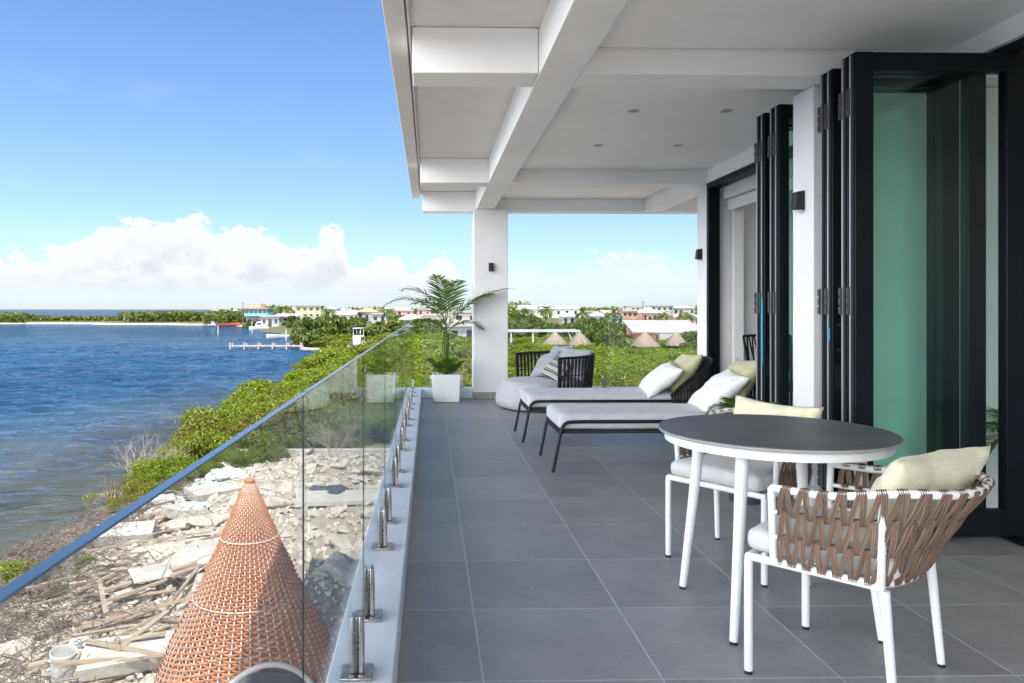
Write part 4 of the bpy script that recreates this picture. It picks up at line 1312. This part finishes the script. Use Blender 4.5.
def bare_shrub(px, d, h, label, seed):
    rn = random.Random(seed); c = spot(px, d); b = MB()
    def grow(p, d_, l, r_, lev):
        q = p + d_ * l; b.tube([p, p.lerp(q, .5) + Vector((rn.gauss(0, .03), rn.gauss(0, .03), 0)) * l, q], [r_, r_ * .8, r_ * .55], 4)
        if lev == 0: return
        for _ in range(rn.choice((2, 3, 3))): grow(p.lerp(q, rn.uniform(.5, 1)), (d_ + Vector((rn.gauss(0, .5), rn.gauss(0, .5), rn.gauss(.1, .3)))).normalized(), l * rn.uniform(.55, .8), r_ * .6, lev - 1)
    for k in range(7):
        a = rn.uniform(0, 6.28); grow(Vector((0, 0, 0)), Vector((math.cos(a) * .5, math.sin(a) * .5, 1)).normalized(), h * .4, .009, 3)
    o = b.build('bare_shrub', M['pale_twig'], fix=False); o.location = (c.x, c.y, ground(c.x, c.y) - .05); tag(o, label, 'bush')


bare_shrub(138, 21.0, 2.0, 'leafless grey shrub rising in front of the water', 1)
bare_shrub(160, 21.6, 1.5, 'leafless grey shrub beside the green shore bushes', 2)
bare_shrub(335, 22.6, 1.6, 'dry grey shrub seen through the balustrade glass', 3)

tw = MB(); rn = random.Random(9)
for _ in range(8500):
    y = rn.uniform(8.2, 20.5); sx = shore_x(y); x = sx + .7 + abs(rn.gauss(0, 1)) * (1.75 if y < 13.5 else 1.0)
    if y > 15 and rn.random() < .5: continue
    z = ground(x, y) + rn.uniform(0, .30); a = rn.uniform(0, 6.28); l = rn.uniform(.12, .5); e = rn.gauss(.1, .35)
    d_ = Vector((math.cos(a) * math.cos(e), math.sin(a) * math.cos(e), math.sin(e)))
    p = Vector((x, y, z)); tw.tube([p, p + d_ * l * .5 + Vector((rn.gauss(0, .02), rn.gauss(0, .02), .02)), p + d_ * l], [.007, .006, .003], 3, cap=False)
tag(tw.build('dry_brush', M['twig'], fix=False), 'tangle of dry brown twigs along the shoreline', 'brush', kind='stuff')

# the low wooded spit across the bay: far-off mass
sp_ = MB(); rn = random.Random(14)
for _ in range(30000):
    px = rn.uniform(-60, 248); d = rn.uniform(262, 324) if px < 205 else rn.uniform(240, 300)
    c = spot(px, d); 
    if c.x < shore_x(c.y) + (3 if 26 < px < 124 else .4): continue
    if 26 < px < 124 and d < 292: continue
    hmax = (2.5 + 1.2 * fbm(c.x, c.y, .06, 2)) * (.55 if 34 < px < 118 else 1.0) + (.5 if px > 122 else 0)
    z = ground(c.x, c.y) + hmax * rn.random() ** .6; s = rn.uniform(.35, .75)
    a = Vector((rn.gauss(0, 1), rn.gauss(-.4, 1), rn.gauss(.4, 1))).normalized(); b_ = a.orthogonal().normalized(); e_ = a.cross(b_)
    p = Vector((c.x, c.y, z)); sp_.quad(p - b_ * s, p + e_ * s * .7, p + b_ * s, p - e_ * s * .7)
tag(sp_.build('wooded_spit', M['tree_leaf'], fix=False), 'low green mangrove spit across the bay', 'woods', kind='stuff')

# ------------------------------------------------------------------ the town
random.seed(31)
PAINTS = {}


def P(name, c):
    if name not in PAINTS: PAINTS[name] = paint(name, c)
    return PAINTS[name]


WHITE = P('town_white', (.37, .36, .34)); CREAM = P('town_cream', (.62, .55, .40)); ORANGE = P('town_orange', (.42, .21, .14)); TEAL = P('town_teal', (.10, .32, .31)); PINK = P('town_pink', (.55, .30, .25))
ROOFW = P('roof_white', (.30, .30, .30)); ROOFG = P('roof_grey', (.30, .30, .32)); ROOFO = P('roof_orange', (.45, .27, .15)); ROOFB = P('roof_blue', (.35, .45, .55)); ROOFT = P('roof_teal', (.42, .55, .48)); GREEN = P('town_green', (.25, .50, .33)); YEL = P('town_yellow', (.42, .40, .26))


def building(name, label, cat, px, d, wdt, dep, zt, wall, roof, style='hip', rh=1.2, floors=1, nwin=3, rz=0.0, over=.4, base=None, extra=None):
    """zt: eaves height above the ground of the place"""
    c = spot(px, d); gz = ground(c.x, c.y) if base is None else base
    t = thing(name, label, cat, (c.x, c.y, gz), rz)
    m = MB(); m.box(-wdt / 2, wdt / 2, 0, dep, -.5, zt); m.build('wall', wall, t)
    r = MB(); o_ = over; W2, D0, D1 = wdt / 2 + o_, -o_, dep + o_
    if style == 'hip':
        k = min(W2, (D1 - D0) / 2) * .75; ym = (D0 + D1) / 2; rx = max(.1, W2 - k)
        A = [(-W2, D0, zt), (W2, D0, zt), (W2, D1, zt), (-W2, D1, zt)]; B = [(-rx, ym, zt + rh), (rx, ym, zt + rh)]
        r.quad(A[0], A[1], B[1], B[0]); r.quad(A[2], A[3], B[0], B[1]); r.quad(A[1], A[2], B[1]); r.quad(A[3], A[0], B[0]); r.box(-W2, W2, D0, D1, zt - .14, zt - .003)
    elif style == 'gable':       # ridge along X
        ym = (D0 + D1) / 2; th = .16
        r.quad((-W2, D0, zt), (W2, D0, zt), (W2, ym, zt + rh), (-W2, ym, zt + rh)); r.quad((W2, D1, zt), (-W2, D1, zt), (-W2, ym, zt + rh), (W2, ym, zt + rh))
        r.quad((-W2, D0, zt - th), (-W2, ym, zt + rh - th), (W2, ym, zt + rh - th), (W2, D0, zt - th)); r.quad((-W2, D0, zt - th), (W2, D0, zt - th), (W2, D0, zt), (-W2, D0, zt))
        gb = MB(); 
        for s in (-1, 1): gb.quad((s * wdt / 2, 0, zt), (s * wdt / 2, dep, zt), (s * wdt / 2, dep / 2, zt + rh * .82))
        gb.build('gable', wall, t, fix=False)
    elif style == 'shed':        # falls to the front
        r.quad((-W2, D0, zt), (W2, D0, zt), (W2, D1, zt + rh), (-W2, D1, zt + rh)); r.quad((-W2, D0, zt - .15), (-W2, D1, zt + rh - .15), (W2, D1, zt + rh - .15), (W2, D0, zt - .15))
        r.quad((-W2, D0, zt - .15), (W2, D0, zt - .15), (W2, D0, zt), (-W2, D0, zt)); r.quad((W2, D0, zt - .15), (W2, D1, zt + rh - .15), (W2, D1, zt + rh), (W2, D0, zt))
        gb = MB()
        for s in (-1, 1): gb.quad((s * wdt / 2, 0, zt), (s * wdt / 2, dep, zt), (s * wdt / 2, dep, zt + rh * .9))
        gb.build('gable', wall, t, fix=False)
    else:
        r.box(-W2, W2, D0, D1, zt + .002, zt + .18); r.box(-wdt / 2, wdt / 2, .0, .15, zt + .181, zt + .55)
    r.build('roof', roof, t, fix=False)
    fh = zt / floors
    for fl in range(floors):
        for k in range(nwin):
            x = -wdt / 2 + wdt * (k + .5) / nwin; w_ = min(1.0, wdt / nwin * .45); z0 = fl * fh + fh * .35
            m = MB()
            if fl == 0 and k == nwin // 2: m.box(x - .45, x + .45, -.05, .02, .02, min(2.05, fh * .8)); m.build('door', M['dark_window'], t)
            else: m.box(x - w_ / 2, x + w_ / 2, -.05, .02, z0, z0 + fh * .42); m.build('window', M['dark_window'], t)
    return t


# waterfront, left to right
th_ = building('beach_house', 'two storey house with teal balcony front and pink upper floor', 'house', 257, 205, 6.0, 7, 2.7, P('town_warm_grey', (.26, .25, .24)), ROOFG, 'flat', floors=1, nwin=3, base=-3.5)  # lower walls in a darker warm grey
m = MB(); m.box(-3.0, 3.0, -1.3, 6.8, 2.9, 4.9); m.build('upper_floor', TEAL, th_)
m = MB()
for k in range(5): m.box(-2.85 + 1.2 * k, -2.0 + 1.2 * k, -1.36, -1.29, 3.6, 4.7)
m.build('window_band', M['dark_window'], th_)
m = MB(); m.box(-3.1, 3.1, -1.5, -1.39, 2.9, 3.6); m.build('balcony_rail', P('rail_teal', (.20, .52, .50)), th_)
m = MB(); m.box(-3.0, .8, 1.0, 6.6, 5.103, 6.3); m.build('attic_floor', PINK, th_)
m = MB(); m.box(-3.3, 3.3, -1.6, 7.0, 4.903, 5.1); m.build('upper_roof', ROOFO, th_)
building('beach_house', 'small white house with blue windows behind the moored white boat', 'house', 270, 200, 4.8, 5, 2.6, WHITE, ROOFW, 'flat', nwin=3, base=-3.4)
building('beach_house', 'low house with brown grey roof right of the teal house', 'house', 285, 215, 6.5, 6, 2.3, CREAM, P('roof_brown', (.38, .31, .28)), 'shed', .8, nwin=3)
building('town_house', 'yellow and white two storey house in the distance over the bay', 'house', 308, 265, 9, 8, 4.6, YEL, ROOFW, 'flat', floors=2, nwin=4)
bh = thing('boat_shelter', 'long white flat roofed boat shelter on posts', 'shelter', spot(316, 182, -2.9))
m = MB(); m.box(-3.9, 3.9, 0, 4, 2.05, 2.45); m.build('roof', ROOFW, bh)
for k in range(5):
    m = MB(); x = -3.7 + 1.85 * k; m.box(x - .1, x + .1, .1, .3, -.6, 2.047); m.build('post', WHITE, bh)
building('town_house', 'house with long grey metal roof above the bushes', 'house', 344, 225, 6.6, 8, 2.2, CREAM, ROOFG, 'shed', 1.2, nwin=3)
building('town_house', 'house with orange hipped roof left of the potted palm', 'house', 367, 235, 6.2, 7, 3.0, WHITE, ROOFO, 'hip', 1.1, nwin=3)
building('town_house', 'white walled house front below the orange roof', 'house', 379, 215, 4.2, 5, 2.4, WHITE, ROOFW, 'flat', nwin=2)
building('town_house', 'house with pale grey hipped roof behind the palm fronds', 'house', 411, 150, 4.4, 5, 2.5, P('town_grey', (.35, .35, .37)), P('roof_pale', (.55, .53, .52)), 'hip', .9, nwin=2)
building('town_house', 'cream house between palm fronds and column', 'house', 436, 170, 6, 6, 2.8, CREAM, ROOFW, 'flat', nwin=2)
building('town_house', 'white walled house with dark doorway beside the terrace column', 'house', 462, 100, 4.2, 5, 2.1, WHITE, ROOFW, 'flat', nwin=2, base=-3.2)
building('town_house', 'taller white house behind the white house by the column', 'house', 466, 128, 4.8, 6, 3.6, P('town_rose', (.62, .52, .48)), ROOFW, 'flat', floors=2, nwin=2, base=-3.0)
fe = thing('timber_fence', 'weathered yellow timber fence above the bushes left of the palm', 'fence', spot(393, 140, -2.9))
m = MB()
for k in range(11): m.box(-1.4 + .26 * k, -1.21 + .26 * k, 0, .04, 0, 1.95 + .08 * math.sin(k * 2.3))
m.build('board', P('fence_timber', (.48, .38, .22)), fe)
for k in range(3):
    m = MB(); m.box(-1.4 + 1.25 * k, -1.28 + 1.25 * k, .05, .15, -.3, 2.0); m.build('post', M['dock'], fe)
# right opening
building('long_hall', 'long pale hall with low white roof on the horizon', 'building', 550, 300, 24, 14, 3.4, P('hall_cream', (.60, .60, .50)), ROOFW, 'gable', 1.6, nwin=7)
building('town_house', 'far white house left of the distant long hall', 'house', 524, 240, 7, 7, 3.0, WHITE, ROOFW, 'flat', nwin=3)
building('town_house', 'small house with blue grey roof behind the pergola', 'house', 569, 190, 3.4, 5, 2.4, WHITE, ROOFB, 'hip', .8, nwin=2)
building('town_house', 'white house with pale blue roof right of the second palm', 'house', 598, 195, 3.6, 5, 2.4, WHITE, ROOFB, 'hip', .9, nwin=2)
building('town_house', 'small mint green house in the middle of the town', 'house', 617, 185, 3.1, 4, 2.4, GREEN, ROOFW, 'flat', nwin=2)
building('town_house', 'bright orange two storey house above the big white roof', 'house', 630, 190, 3.9, 5, 3.6, ORANGE, ROOFW, 'flat', floors=2, nwin=3)
building('town_house', 'cream house with brownish roof left of the orange house', 'house', 614, 205, 4.6, 6, 3.0, CREAM, P('roof_rust', (.45, .36, .33)), 'shed', .8, nwin=3)
building('town_house', 'house with pale teal hipped roof near the utility pole', 'house', 650, 200, 3.8, 5, 3.2, PINK, ROOFT, 'hip', 1.4, nwin=3)
building('town_house', 'far white block rising right of the teal roof', 'house', 662, 300, 9, 8, 4.6, WHITE, ROOFW, 'flat', floors=2, nwin=4)
building('town_house', 'far pale block on the skyline at the centre', 'house', 640, 320, 8, 8, 4.2, CREAM, ROOFW, 'flat', floors=2, nwin=4)
building('town_house', 'pink house with white roof at the right edge of the opening', 'house', 688, 180, 6, 6, 2.4, PINK, ROOFW, 'shed', .8, nwin=4)
building('town_house', 'far grey white house on the skyline by the second pier', 'house', 684, 310, 9, 7, 3.8, WHITE, ROOFG, 'hip', 1.1, nwin=4)
bw = building('orange_house', 'orange house with wide white metal roof among thatched shelters', 'house', 668, 88, 7.4, 9, 1.85, P('house_orange', (.60, .25, .16)), P('roof_sheet', (.31, .30, .30)), 'shed', 1.25, nwin=4, rz=R(-8), over=.5, base=-3.25)
m = MB(); m.box(-1.2, 3.2, -1.6, -.06, -.2, 1.62); m.build('white_annex', WHITE, bw)
for k, (px, d) in enumerate(((500, 380), (490, 330), (590, 330), (575, 420), (606, 350), (625, 360), (648, 420), (672, 380), (232, 330), (222, 345), (206, 420), (190, 430), (285, 340), (297, 330), (330, 330), (345, 350), (358, 330), (376, 340), (392, 330), (318, 380), (404, 300), (424, 330), (444, 300))):
    building('town_house', 'tiny pale house on the far skyline of the town', 'house', px, d, random.uniform(4, 8), 6, random.uniform(2.0, 3.4), random.choice((WHITE, WHITE, CREAM, PINK)), random.choice((ROOFW, ROOFW, ROOFG, ROOFO)), random.choice(('flat', 'hip', 'gable')), 1.1, nwin=2)['group'] = 'tiny houses on the far skyline'

# thatched shelters
for px, d, r_, h_, lb in ((555, 76, 1.25, 1.2, 'thatched cone shelter left of the daybed back'), (580, 75, 1.2, 1.2, 'thatched cone shelter behind the daybed back cushions'), (621, 78, .9, 1.2, 'narrow thatched shelter half hidden by a dark bush'),
                          (645, 72, 1.35, 1.3, 'broad thatched cone shelter left of the white annex'), (676, 74, 1.1, 1.3, 'thatched shelter in front of the orange house, rightmost')):
    c = spot(px, d); gz = ground(c.x, c.y)
    t = thing('thatched_shelter', lb, 'shelter', (c.x, c.y, gz), 0, 'thatched shelters beyond the bushes')
    m = MB(); m.lathe([(r_ * 1.02, .95), (r_, 1.05), (r_ * .62, 1.05 + h_ * .42), (r_ * .28, 1.05 + h_ * .78), (.06, 1.05 + h_)], 22)
    for i, v in enumerate(m.v): m.v[i] = (v[0] * (1 + .06 * noise.noise(Vector((i, 0, 0)))), v[1] * (1 + .06 * noise.noise(Vector((0, i, 0)))), v[2] + .05 * noise.noise(Vector((i * .7, 3, 0))))
    for q_ in range(260):
        a = random.uniform(0, 2 * PI); k_ = random.random() ** .6; rr_ = r_ * (1.0 * k_ + .06); zz_ = 1.05 + h_ * (1 - k_) + .03; dn = Vector((math.cos(a) * .16, math.sin(a) * .16, -.20)); sd = Vector((-math.sin(a), math.cos(a), 0)) * .035
        p_ = Vector((rr_ * math.cos(a), rr_ * math.sin(a), zz_)); out_ = Vector((math.cos(a), math.sin(a), .6)) * random.uniform(.0, .05); e_ = p_ + dn * random.uniform(.7, 1.5) + out_
        m.quad(p_ - sd, p_ + sd, e_ + sd * .5, e_ - sd * .5)
    m.build('thatch_roof', M['thatch'], t, smooth=60, fix=False)
    for k in range(4):
        m = MB(); a = PI / 4 + k * PI / 2; m.tube([(r_ * .7 * math.cos(a), r_ * .7 * math.sin(a), -.2), (r_ * .7 * math.cos(a), r_ * .7 * math.sin(a), 1.2)], .06, 6); m.build('post', M['bark'], t)

# pergola
pg = thing('pergola', 'long white pergola beam on slim posts beyond the bushes', 'pergola', spot(545, 82, -3.2))
m = MB(); m.box(-4.3, 3.9, 0, .35, 1.95, 2.18); m.box(-4.3, 3.9, 2.2, 2.4, 2.02, 2.2); m.build('beam', P('pergola_paint', (.40, .41, .43)), pg)
for k in range(4):
    m = MB(); x = -3.7 + 2.4 * k; m.box(x - .09, x + .09, .08, .26, -.4, 1.948); m.build('post', P('pergola_paint', (.40, .41, .43)), pg)
m = MB(); m.tube([(3.7, .17, 1.95), (4.6, .17, -.2)], .09, 6); m.tube([(2.6, .17, 1.95), (3.4, .17, 0)], .07, 6); m.build('brace', P('pergola_paint', (.40, .41, .43)), pg)

# water tank and poles
c = spot(635, 120); tk = thing('water_tank', 'blue round water tank left of the big white roof', 'tank', (c.x, c.y, ground(c.x, c.y)))
m = MB(); m.lathe([(.8, 0), (.82, 1.6), (.7, 1.85), (.2, 1.95)], 20); m.build('body', P('tank_blue', (.08, .22, .38)), tk, smooth=40)
m = MB(); m.lathe([(.2, 1.951), (.22, 2.03), (.1, 2.06)], 14); m.build('lid', P('tank_blue', (.08, .22, .38)), tk, smooth=40)
for px, d, h_, lb in ((643, 170, 6.2, 'thin utility pole rising in front of the teal roof'), (243, 210, 7.5, 'bare pole beside the teal beach house'), (672, 150, 5.2, 'utility pole above the wide white roof')):
    c = spot(px, d); t = thing('utility_pole', lb, 'pole', (c.x, c.y, ground(c.x, c.y)))
    m = MB(); m.tube([(0, 0, -.3), (0, 0, h_)], [.12, .08], 7); m.build('mast', M['bark'], t)
    m = MB(); m.box(-.5, .5, -.04, .04, h_ - .35, h_ - .27); m.build('crossarm', M['bark'], t)

# trees of the town
def palm(px, d, h, label, seed):
    random.seed(seed); c = spot(px, d); t = thing('palm_tree', label, 'palm', (c.x, c.y, ground(c.x, c.y)))
    m = MB(); m.tube([(0, 0, -.2), (.1, 0, h * .5), (.25, 0, h)], [.18, .13, .10], 7); m.build('trunk', M['bark'], t, smooth=True)
    b = MB()
    for k in range(16): frond(b, (.25, 0, h), k * 2.4, R(random.uniform(-10, 65)), random.uniform(1.9, 2.7), random.uniform(1.0, 1.7), 14, .8, .12, .05)
    b.build('crown', [M['tree_leaf'], M['tree_leaf']], t, fix=False)


palm(545, 150, 4.2, 'tall palm tree in front of the distant long hall', 1)
palm(581, 165, 3.4, 'palm tree right of the long hall, above the pergola', 2)
palm(661, 150, 3.0, 'short palm tree between the poles above the white roof', 3)
palm(281, 225, 4.4, 'dark palm tree right of the teal beach house', 4)
palm(288, 235, 4.2, 'second dark palm behind the brown roofed house', 5)

palm(523, 130, 3.6, 'palm tree left of the distant long hall, behind the column', 6)
palm(612, 140, 3.8, 'palm tree in front of the mint green house', 7)
palm(684, 125, 3.4, 'palm tree behind the right end of the wide white roof', 8)
palm(388, 150, 3.8, 'palm tree beside the weathered timber fence', 9)
palm(328, 170, 3.9, 'palm tree behind the long white boat shelter', 10)
random.seed(41)
TREES = [(314, 101, 3.6, 4.5), (301, 100, 2.4, 3.2), (330, 103, 3.2, 3.8), (345, 125, 3.2, 2.4), (305, 150, 3, 2.2), (292, 170, 2.6, 2.2), (338, 160, 3.4, 2.6), (352, 150, 3, 2.4), (366, 135, 3.4, 2.6), (380, 120, 3.6, 2.8), (398, 108, 3.6, 2.9), (415, 100, 3.4, 2.9), (432, 105, 3.4, 2.6),
         (385, 165, 4, 2.6), (358, 180, 3.8, 2.6), (325, 190, 3.6, 2.6), (372, 112, 2.8, 1.9), (445, 120, 3.4, 2.2), (425, 140, 3.8, 2.8), (452, 88, 2.4, 1.6), (405, 180, 4.4, 2.8), (278, 205, 2.6, 2.2), (296, 215, 3.4, 2.8),
         (512, 96, 3.4, 2.8), (522, 110, 3.6, 3.2), (534, 120, 3.6, 3.0), (548, 112, 3.2, 2.6), (562, 120, 3.4, 2.8), (574, 108, 2.8, 2.6), (590, 92, 3.0, 2.7), (600, 84, 2.6, 3.6), (611, 70, 2.0, 2.9), (588, 88, 2.2, 3.2), (594, 112, 3.6, 2.9), (606, 130, 3.6, 2.8), (622, 118, 2.8, 2.4), (640, 140, 3.8, 2.6), (655, 135, 3.6, 2.6), (628, 150, 3.4, 2.6),
         (668, 130, 3.4, 2.2), (692, 72, 1.9, 2.0), (697, 84, 2.4, 2.4), (703, 66, 2.0, 2.0), (515, 160, 4.4, 3.2), (530, 190, 4.8, 3.0), (585, 180, 4.0, 2.8), (605, 230, 5, 3.4), (625, 250, 5, 3.2), (645, 235, 4.6, 3.2), (674, 210, 4.4, 2.6), (692, 230, 5, 3.0), (512, 230, 6, 3.6),
         (500, 100, 3, 2.6), (486, 110, 3, 2.6), (240, 230, 3.6, 2.8), (230, 240, 4, 2.8), (249, 205, 2.6, 2.2)]
for i, (px, d, r_, h_) in enumerate(TREES):
    c = spot(px, d)
    h_ *= random.uniform(.8, 1.3)
    put_bush(far_b, c.x, c.y, r_ * .82, h_ * .82, 'leafy green tree among the houses left of the terrace column' if px < 474 else 'leafy green tree among the houses right of the terrace column', 'tree',
             'trees among the houses', 'leafy_tree')
hl = MB()
for _ in range(9000):
    px = random.uniform(200, 740); d = random.uniform(330, 520); c = spot(px, d); hm = 3.2 + 2.6 * fbm(c.x, c.y, .02, 4) + (3.2 if 505 < px < 530 else 0)
    if c.x < shore_x(c.y) + 5: continue
    z = ground(c.x, c.y) + hm * random.random() ** .7; s = random.uniform(.5, 1.1)
    a = Vector((random.gauss(0, 1), random.gauss(-.4, 1), random.gauss(.4, 1))).normalized(); b_ = a.orthogonal().normalized(); e_ = a.cross(b_); p = Vector((c.x, c.y, z))
    hl.quad(p - b_ * s, p + e_ * s * .7, p + b_ * s, p - e_ * s * .7)
tag(hl.build('far_woods', M['tree_leaf'], fix=False), 'distant band of trees behind the town', 'woods', kind='stuff')

# ------------------------------------------------------------------ jetty and boats
j0, j1 = spot(230, 96), spot(303, 96)
jt = thing('jetty', 'narrow timber jetty on white posts reaching into the bay', 'jetty', (j0.x, j0.y, WATER))
JL = (j1 - j0).length
m = MB()
n_ = int(JL / .22)
for k in range(n_): m.box(k * .22, k * .22 + .2, -.55, .55, .46, .52)
m.box(0, JL, -.5, -.4, .34, .455); m.box(0, JL, .4, .5, .34, .455); m.build('deck', M['dock'], jt)
for k in range(6):
    for s in (-1, 1):
        m = MB(); x = .15 + k * (JL - .4) / 5; m.tube([(x, s * .6, -2), (x, s * .6, .92 if s < 0 else .8)], .07, 8); m.build('post', P('jetty_post', (.42, .38, .34)), jt, smooth=40)
m = MB(); c = spot(312, 93); 
qw = MB(); qw.box(-2.2, 2.4, -.25, .25, -1.2, .35); o = qw.build('quay_wall', M['cement'], bevel=.03); o.location = (c.x, c.y, WATER); o.rotation_euler = (0, 0, R(-50)); tag(o, 'short grey quay edge where the jetty meets the shore', 'quay')


def hull_mesh(L, B, H, name, mt):
    b = MB(); n = 14; secs = []
    for i in range(n + 1):
        t = i / n; x = -L / 2 + L * t; k = (1 - max(0, (t - .45) / .55) ** 2.2) * (.82 + .18 * min(1, t / .2)); bw_ = B / 2 * max(.02, k); sh = H * (1 + .35 * t ** 2)
        secs.append([(x, -bw_, sh), (x, -bw_ * .92, sh * .45), (x, -bw_ * .55, 0), (x, 0, -.12), (x, bw_ * .55, 0), (x, bw_ * .92, sh * .45), (x, bw_, sh), (x, bw_ * .85, sh - .04), (x, bw_ * .8, sh * .55), (x, -bw_ * .8, sh * .55), (x, -bw_ * .85, sh - .04)])
    m_ = len(secs[0])
    for s in secs: b.v += s
    for i in range(n):
        for k in range(m_): b.f.append((i * m_ + k, i * m_ + (k + 1) % m_, (i + 1) * m_ + (k + 1) % m_, (i + 1) * m_ + k)); b.mi.append(0)
    b.f.append(tuple(range(m_))); b.f.append(tuple(n * m_ + k for k in reversed(range(m_)))); b.mi += [0, 0]
    return b


def boat(px, d, L, label, z, rz, cabin=None, mt=None, top=False):
    c = spot(px, d); t = thing('boat', label, 'boat', (c.x, c.y, z), rz)
    hull_mesh(L, L * .30, L * .13, 'hull', mt).build('hull', mt or M['gel'], t, smooth=50)
    if cabin:
        m = MB(); m.prism([(-L * .18, L * .14), (L * .20, L * .14), (L * .10, L * .14 + cabin), (-L * .18, L * .14 + cabin)], -L * .10, L * .10); cb = m.build('cabin', M['gel'], t, bevel=.05)
        m = MB(); m.box(-L * .14, L * .09, -L * .101 - .01, L * .101 + .01, L * .14 + cabin * .45, L * .14 + cabin * .8); m.build('window', M['dark_window'], t)
    if top:
        for x in (-L * .15, L * .08):
            for s in (-1, 1):
                m = MB(); m.tube([(x, s * L * .09, L * .14), (x, s * L * .09, L * .14 + 1.7)], .035, 6); m.build('canopy_post', M['gel'], t)
        m = MB(); m.box(-L * .19, L * .13, -L * .11, L * .11, L * .14 + 1.66, L * .14 + 1.74); m.build('canopy', M['gel'], t, bevel=.03)
    else:
        m = MB(); m.box(-L * .1, -L * .04, -L * .11, L * .11, L * .09, L * .11); m.build('bench', M['gel'], t)
    m = MB(); m.box(-L / 2 - .35, -L / 2 - .02, -.16, .16, .1, L * .13 + .35); m.build('outboard_motor', M['dark_plastic'], t, bevel=.05)
    return t


boat(278, 134, 4.1, 'long open white skiff moored beyond the jetty', WATER + .02, R(182), None, M['gel'])
boat(259, 186, 5.0, 'white cabin boat moored below the teal beach house', WATER + .05, R(178), 1.3, M['gel'])
boat(229, 225, 6.8, 'orange red boat moored at the end of the spit', WATER + .05, R(5), None, P('boat_red', (.36, .10, .07)))
boat(213, 232, 3.2, 'small white boat beside the orange red boat', WATER + .05, R(20), .8, M['gel'])
cc = spot(359, 78); boat(359, 78, 4.2, 'white boat with canopy hauled out among the bushes', -3.0, R(75), .95, M['gel'], True)
for px, d, h_, lb in ((218, 150, 1.9, 'thin mooring stake standing in the bay, leftmost'), (252, 165, 2.6, 'tall mooring stake in front of the teal house'), (286, 122, 1.9, 'mooring stake by the open skiff')):
    c = spot(px, d); m = MB(); m.tube([(0, 0, -2), (0, 0, h_)], .07, 6); o = m.build('mooring_stake', M['gel']); o.location = (c.x, c.y, WATER); tag(o, lb, 'stake')
